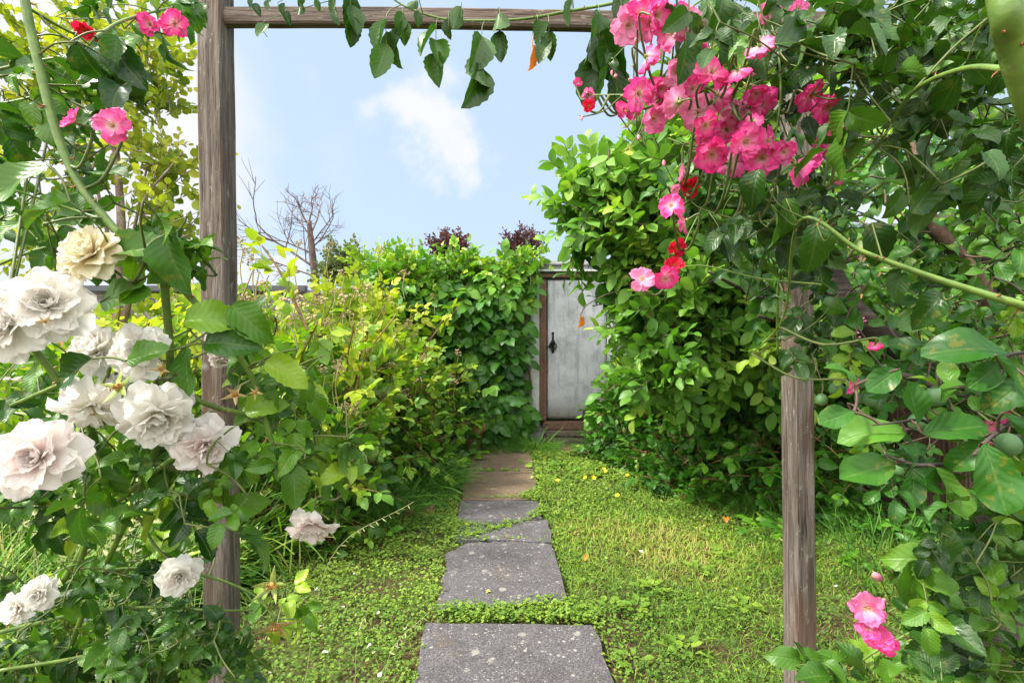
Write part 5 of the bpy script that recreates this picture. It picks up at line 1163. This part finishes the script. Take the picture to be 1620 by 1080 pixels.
def lawn_pts(n,y0,y1,x0=-3.,x1=3.6,power=1.):
    y=y0+(y1-y0)*R.random(n)**power; x=x0+(x1-x0)*R.random(n); p=np.stack([x,y],-1)
    vis=np.abs(p[:,0])<p[:,1]*1.05+.35; return p[vis]
def strip(p):   # green strips that creep over the slabs' joints
    g=[np.array([G(*c)[:2] for c in cs]) for cs in ([(690,986),(700,966),(800,962),(905,950),(950,970),(945,988),(830,985)],[(710,826),(780,834),(826,826),(858,806),(868,812),(840,828),(790,842),(740,858),(706,862),(700,850)],[(820,790),(852,776),(862,790),(850,800)])]
    m=np.zeros(len(p),bool)
    for q in g: m|=inside(p,q)
    return m
def small_leaf(seed,w=.95,lobes=True): return leaf(w,4,1,.55,.45,.15,.3,.18 if lobes else 0,0,0,.2,seed)
lf_s=[small_leaf(s) for s in range(3)]
def trif(seed,n=3):
    rr=np.random.default_rng(seed); out=[]
    for k in range(n):
        a=k*2*pi/n+rr.normal(0,.15); out.append(lf_s[k%3].xf(rot_from((math.cos(a),math.sin(a),.15+rr.normal(0,.15)),(rr.normal(0,.1),rr.normal(0,.1),1)),(0,0,0),.5,rr.normal(0,.05)))
    return comb(out)
TR=[trif(s,3) for s in range(4)]+[trif(9,4),trif(12,5)]
# rosette: template built along +Y (D = horizontal direction, U = up), so swap into the U plane
def rosettes(p,size,base,z=.03,tilt=.35,sp=.16):
    n=len(p); a=R.random(n)*6.28; D=np.stack([np.cos(a),np.sin(a),R.normal(0,.15,n)],-1); U=norm(np.stack([R.normal(0,tilt,n),R.normal(0,tilt,n)-.15,np.ones(n)],-1))
    P3=np.stack([p[:,0],p[:,1],gh(p[:,0],p[:,1])*.5+z*R.uniform(.25,1.2,n)],-1)
    return scatter_var(TRx,P3,D,U,size*R.uniform(.6,1.35,n),base+R.normal(0,sp,n))
# templates lie in XY already (leaf dirs are in XY with normal Z) -> frames maps Y->D, Z->U
TRx=TR
blade=[leaf(.07,4,1,.25,.9,.5,c,seed=i) for i,c in enumerate((.3,.8,1.3,1.8))]
def blades(p,h,base,lean=.45,sp=.2,w=1.):
    n=len(p); a=R.random(n)*6.28; D=norm(np.stack([np.cos(a)*lean*R.random(n)*2,np.sin(a)*lean*R.random(n)*2,np.ones(n)],-1)); U=norm(np.stack([np.cos(a),np.sin(a),-.1*np.ones(n)],-1)*-1+R.normal(0,.2,(n,3)))
    P3=np.stack([p[:,0],p[:,1],gh(p[:,0],p[:,1])*.5-.01+0*p[:,0]],-1)
    return scatter_var(blade if w==1. else [T(t.v*[w,1,1],t.f,t.uv) for t in blade],P3,D,U,h*R.uniform(.5,1.3,n),base+R.normal(0,sp,n))
def dry(p):
    d=1.2*np.exp(-(((p[:,0]-1.25)/.60)**2+((p[:,1]-3.1)/.36)**2))+.9*np.exp(-(((p[:,0]-.75)/.55)**2+((p[:,1]-3.6)/.30)**2))+.35*np.exp(-(((p[:,0]-1.9)/.3)**2+((p[:,1]-3.0)/.2)**2))
    return np.clip(d+.25*vnoise(p,6,3)*d,0,1)
def lawn():
    cov=[]
    for (n,y0,y1,sz) in ((80000,1.7,3.2,.0155),(60000,3.2,4.8,.021),(34000,4.8,6.16,.032)):
        p=lawn_pts(n,y0,y1); k=(~bed(p+.04*R.normal(size=p.shape)))&((~onslab(p+.022*np.stack([vnoise(p,40,21),vnoise(p,37,22)],-1)+R.normal(0,.012,p.shape),-.012))|strip(p)); p=p[k]
        dr=dry(p); left=p[:,0]<-.35
        dens=np.where(left,1.,.62+.30*(p[:,1]>4.6)+.25*(p[:,1]<2.7))*(1-.95*dr)*np.clip(.74+.75*vnoise(p,8,1),.10,1)*np.clip(.82+.7*vnoise(p,21,31),.25,1)*np.where((p[:,1]<2.75)&~left,np.clip(.75+.9*vnoise(p,10,12),.1,1),1)
        k=R.random(len(p))<dens; p=p[k]; left=left[k]
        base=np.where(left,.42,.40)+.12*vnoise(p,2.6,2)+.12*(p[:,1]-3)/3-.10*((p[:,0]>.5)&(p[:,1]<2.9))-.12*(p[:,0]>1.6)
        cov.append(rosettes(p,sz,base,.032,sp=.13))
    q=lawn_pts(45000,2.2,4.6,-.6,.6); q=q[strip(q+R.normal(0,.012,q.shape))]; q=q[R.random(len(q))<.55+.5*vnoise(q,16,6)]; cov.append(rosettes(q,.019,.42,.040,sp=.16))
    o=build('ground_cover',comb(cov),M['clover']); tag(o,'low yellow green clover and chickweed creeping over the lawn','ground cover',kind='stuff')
    gr=[]
    for (n,y0,y1,h,w) in ((60000,1.7,3.0,.055,1.0),(56000,3.0,4.6,.062,1.3),(26000,4.6,6.16,.07,2.0)):
        p=lawn_pts(n,y0,y1); k=(~bed(p))&(~onslab(p,.01)); p=p[k]; dr=dry(p)
        dens=np.where(p[:,0]<-.35,.40,.85)*np.clip(.7+.6*vnoise(p,5,8),.12,1)+dr*.9; p=p[R.random(len(p))<dens]; dr=dry(p)
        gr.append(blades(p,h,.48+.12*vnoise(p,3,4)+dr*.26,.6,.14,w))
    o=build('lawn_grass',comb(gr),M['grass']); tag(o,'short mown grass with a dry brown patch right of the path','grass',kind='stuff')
lawn()
def bigweeds():
    # larger weed leaves in the lawn near the camera
    p=[]; 
    for cx,cy,n,s in ((1010,965,16,.05),(1030,930,14,.05),(1140,880,14,.05),(960,960,9,.04),(1100,900,10,.05),(935,985,10,.035),(1180,960,12,.05),(1080,1030,12,.045),(1000,1050,10,.04),(620,950,8,.03),(500,1010,8,.035)):
        c=G(cx,cy); ts=[]
        for i in range(n):
            a=R.random()*6.28; rr_=R.random()*.07; D=(math.cos(a),math.sin(a),.35); ts.append(mid_serr[i%5].xf(rot_from(D,(0,0,1)),c+[math.cos(a)*rr_,math.sin(a)*rr_,.012],s*R.uniform(.8,1.4),R.uniform(.3,.65)))
        p.append(comb(ts))
    o=build('lawn_weeds',comb(p),M['clover']); tag(o,'broad leaved weeds scattered through the lawn by the path','weeds',kind='stuff')
bigweeds()
def long_grass():
    # uncut grass at the left, and horsetail tufts at the foot of the beds
    n=9000; p=np.stack([R.uniform(-3.6,-1.40,n),R.uniform(1.5,3.6,n)],-1); k=bed(p+[.05,0])&(p[:,0]>-p[:,1]*1.15-.3); p=p[k]
    n=len(p); P3=np.stack([p[:,0],p[:,1],np.zeros(n)],-1); a=R.random(n)*6.28
    D=norm(np.stack([np.cos(a)*.5,np.sin(a)*.5,np.ones(n)],-1)+R.normal(0,.15,(n,3))); U=norm(np.stack([-np.cos(a),-np.sin(a),.2*np.ones(n)],-1))
    lg=[leaf(.016,8,1,.3,.8,.4,c,seed=i) for i,c in enumerate((.5,1.2,1.9,2.4))]
    o=build('long_grass',scatter_var(lg,P3,D,U,R.uniform(.28,.75,n),.42+R.normal(0,.2,n)),M['grass']); tag(o,'tall uncut grass under the white roses at the left','grass',kind='stuff')
    return o
long_grass()
def seed_heads(px,py,d,h,lean,n,label,cat='grass stalk',mat='straw'):
    base=P(px,py,d); base[2]=0; top=base+np.array([lean,R.normal(0,.05),h]); mid=base+np.array([lean*.25,0,h*.7])
    ts=[tube(smooth_path([base,mid,top],8),[.0014,.0008],4)]; sp=smooth_path([mid,top],14)
    tip=smooth_path([base,mid,top],14)
    for k in range(n):
        q=tip[int(len(tip)*(.55+.45*k/n))-1]; s=(-1)**k; ts.append(leaf(.16,4,1,.5,.7,.6,.3,seed=k).xf(rot_from((s*.25+lean*2,R.normal(0,.4),-.5+R.normal(0,.3)),(0,-1,.4)),q,R.uniform(.014,.026),R.uniform(.4,1.)))
    o=build('grass_stalk',comb(ts),M[mat],origin=base); tag(o,label,cat,'flowering grass stalks')
for a in ((480,900,1.9,.72,.42,16,'nodding pale grass stalk drooping just right of the low white bloom'),(600,1150,1.75,.34,.16,16,'pale grass stalk leaning over the lawn left of the nearest slab'),
          (560,1150,1.8,.36,.05,12,'short upright grass stalk in the lawn left of the nearest slab')): seed_heads(*a)
ss=[]
for i in range(46):
    p=P(R.uniform(0,320),800,R.uniform(1.5,2.6)); h=R.uniform(.55,.95); ln=R.uniform(-.2,.35); b0=np.array([p[0],p[1],0]); tp=smooth_path([b0,b0+[ln*.3,0,h*.7],b0+[ln,0,h]],10); ss.append(tube(tp,[.0016,.0008],3))
    for k in range(16):
        q=tp[int(len(tp)*(.6+.4*k/16))-1]; ss.append(leaf(.28,4,1,.5,.7,.6,.3,seed=k).xf(rot_from(((-1)**k*.5+ln,R.normal(0,.3),.4),(0,-1,.4)),q,R.uniform(.02,.035),R.uniform(.3,.9)))
tag(build('grass_seed_heads',comb(ss),M['straw']),'mass of pale seed heads above the long grass at the left','grass',kind='stuff')
def horsetail(cx,cy,rx,ry,h,n,label,base=.4):
    n=int(n*1.7)
    a=R.random(n)*6.28; r=R.random(n)**.5; p=np.stack([cx+np.cos(a)*r*rx,cy+np.sin(a)*r*ry,np.zeros(n)],-1)
    D=norm(np.stack([np.cos(a)*r*.8,np.sin(a)*r*.8-.2,np.ones(n)],-1)+R.normal(0,.2,(n,3))); U=norm(np.stack([-np.cos(a),-np.sin(a),.2*np.ones(n)],-1))
    lg=[leaf(.022,6,1,.3,.8,.4,c,seed=i) for i,c in enumerate((.6,1.3,2.0,2.4))]
    # feathery: side needles
    ft=[]
    for s in range(3):
        rr=np.random.default_rng(s); ts=[lg[s]]
        for k in range(26):
            t=.15+.8*k/26; q=lg[s].v[min(int(t*7),6)*3+1]; ts.append(lg[1].xf(rot_from((rr.normal(0,1),.5,rr.normal(0,1)),(0,0,1)),q,.30*rr.uniform(.6,1.1)*(1.1-t),rr.normal(0,.1)))
        ft.append(comb(ts))
    o=build('horsetail_clump',scatter_var(ft,p,D,U,h*R.uniform(.6,1.2,n)*(1.1-.4*r),base+R.normal(0,.18,n)),M['fern'],origin=(cx,cy,0)); tag(o,label,'horsetail','feathery horsetail clumps at the foot of the beds')
horsetail(X(848,6.2),6.2,.24,.2,.36,110,'feathery green horsetail clump just left of the door step',.52)
horsetail(X(975,6.1),6.1,.26,.3,.52,130,'dark feathery horsetail clump just right of the door step',.25)
horsetail(X(790,6.2),6.2,.30,.2,.30,90,'feathery horsetail clump under the wall bramble beside the pot',.45)
horsetail(X(655,4.4),4.45,.38,.45,.55,150,'large dark horsetail clump at the foot of the bramble thicket',.28)
horsetail(X(600,3.7),3.75,.30,.3,.42,110,'fine grassy horsetail clump overhanging the broken brick',.30)
horsetail(X(1170,4.4),4.6,.40,.4,.46,130,'wispy horsetail clump at the right lawn edge below the bramble bush',.42)
horsetail(X(1230,3.9),4.1,.40,.3,.38,110,'wispy horsetail clump just left of the right post',.45)
horsetail(X(1420,2.9),3.1,.8,.5,.30,190,'broad patch of horsetail right of the right post near the plum trunk',.38)
horsetail(X(1010,5.7),5.7,.30,.25,.30,80,'short horsetail clump where the lawn meets the bramble bush',.40)
# pot plant
pq=pc+np.array([0,0,.3]); n=60; a=R.random(n)*6.28
o=build('pot_plant',scatter_var(bram3,np.tile(pq,(n,1))+R.normal(0,.02,(n,3)),norm(np.stack([np.cos(a),np.sin(a),.6+R.normal(0,.4,n)],-1)),norm(R.normal(0,.3,(n,3))+[0,0,1.]),R.uniform(.10,.18,n),.55+R.normal(0,.15,n)),[M['wall_leaf'],M['green_stem']])
tag(o,'small leafy plant spilling out of the terracotta pot','plant')

# low weeds edging the beds
def edge():
    ts=[]
    for (cx,cy,n,s,bs) in ((690,745,14,.15,.75),(720,720,12,.15,.7),(640,770,9,.15,.5),(560,840,8,.13,.5),(440,880,8,.12,.6),(1130,790,10,.16,.5),(1190,800,10,.15,.55),(1090,760,9,.16,.45),(1000,730,9,.16,.4),(1220,840,8,.12,.5),(1380,830,10,.10,.4),(1450,850,9,.10,.45),(1350,900,8,.08,.5),(870,742,6,.1,.6)):
        for i in range(n):
            q=G(cx+R.normal(0,22),cy+R.normal(0,8)); a=R.random()*6.28; ts.append(bram3[i%5].xf(rot_from((math.cos(a),math.sin(a),.8),(0,-.3,1)),q+[0,0,.02],s*R.uniform(.8,1.4),bs+R.normal(0,.12)))
    n=2600; yy=R.uniform(1.8,6.0,n); side=R.random(n)<.5
    xl_=np.interp(yy,[1.5,2.4,3.0,3.5,4.2,5.3,6.5],[-1.7,-1.45,-1.40,-1.15,-.95,-.78,-.72])-np.abs(R.normal(0,.16,n)); xr_=np.interp(yy,[1.5,2.5,3.5,4.5,5.4,6.2],[3.6,3.2,2.4,1.75,1.15,.75])+np.abs(R.normal(0,.5,n))-.15
    p=np.stack([np.where(side,xl_,xr_),yy,R.uniform(.01,.10,n)],-1); a=R.random(n)*6.28
    ts.append(scatter_var(bram3,p,norm(np.stack([np.cos(a),np.sin(a),.6*np.ones(n)],-1)),norm(R.normal(0,.3,(n,3))+[0,0,1.]),R.uniform(.05,.13,n),.30+R.normal(0,.14,n)))
    o=build('edge_weeds',comb(ts),[M['wall_leaf'],M['green_stem']]); tag(o,'leafy seedlings and strawberry runners along the edges of the beds','ground cover',kind='stuff')
edge()

# fallen petals, leaves and buttercups
pt=[petal(.9,.4,.2,.1,4,2,s) for s in range(3)]
for i,(x,y) in enumerate([(457,905),(449,913),(453,918),(467,945),(466,950),(459,961),(498,934),(504,990),(487,993),(580,1025),(588,1032),(604,1062),(630,922),(520,1031),(600,966),(430,1060),(392,1068),(545,960),(640,995),(560,905),(1325,925),(1010,870)]):
    if y>1085: continue
    p=G(x,y,.035); o=build('rose_petal',pt[i%3].xf(facing((R.normal(0,.3),R.normal(0,.3),1)),p,R.uniform(.016,.030),.2),M['white_petal'],origin=p)
    tag(o,'small fallen white rose petal lying on the lawn beside the path','petal','fallen rose petals on the lawn')
def fallen(x,y,s,mat,label,z=.03,curl=0):
    p=G(x,y,z); o=build('fallen_leaf',near_rose[curl].xf(rot_from((math.cos(x),math.sin(x),.1),(.1,-.2,1)),p,s,.5),M[mat],origin=p); tag(o,label,'leaf')
fallen(776,935,.032,'yellow_leaf','small yellow leaf lying on the grey lichen spotted slab',.028)
fallen(928,878,.045,'orange_leaf','red brown dead leaf lying on the grass just right of the lichen spotted slab',.05)
fallen(1148,818,.075,'orange_leaf','curled rust coloured dead leaf on the lawn towards the right post',.06,3)
fallen(1240,855,.05,'straw','pale dry leaf on the lawn touching the right post',.05,2)
for i,(x,y) in enumerate([(938,755),(955,742),(958,746),(992,752),(1007,740),(1022,733),(975,728),(940,757),(926,756),(977,784),(882,760),(1012,738)]):
    p=G(x,y,.07); tk=[]
    for k in range(5): a=k*1.257; tk.append(petal(.95,.4,-.1,.02,3,1,k).xf(rot_from((math.cos(a),math.sin(a),.35),(0,0,1)),(0,0,0),.026,0))
    o=build('buttercup',comb(tk).xf(facing((R.normal(0,.3),-.5,1)),p),M['buttercup'],origin=p); st=build('stem',tube([p*[1,1,0],p],.002,4),M['green_stem'],o)
    tag(o,'small yellow buttercup in the lawn near the far end of the path','flower','yellow buttercups in the lawn')
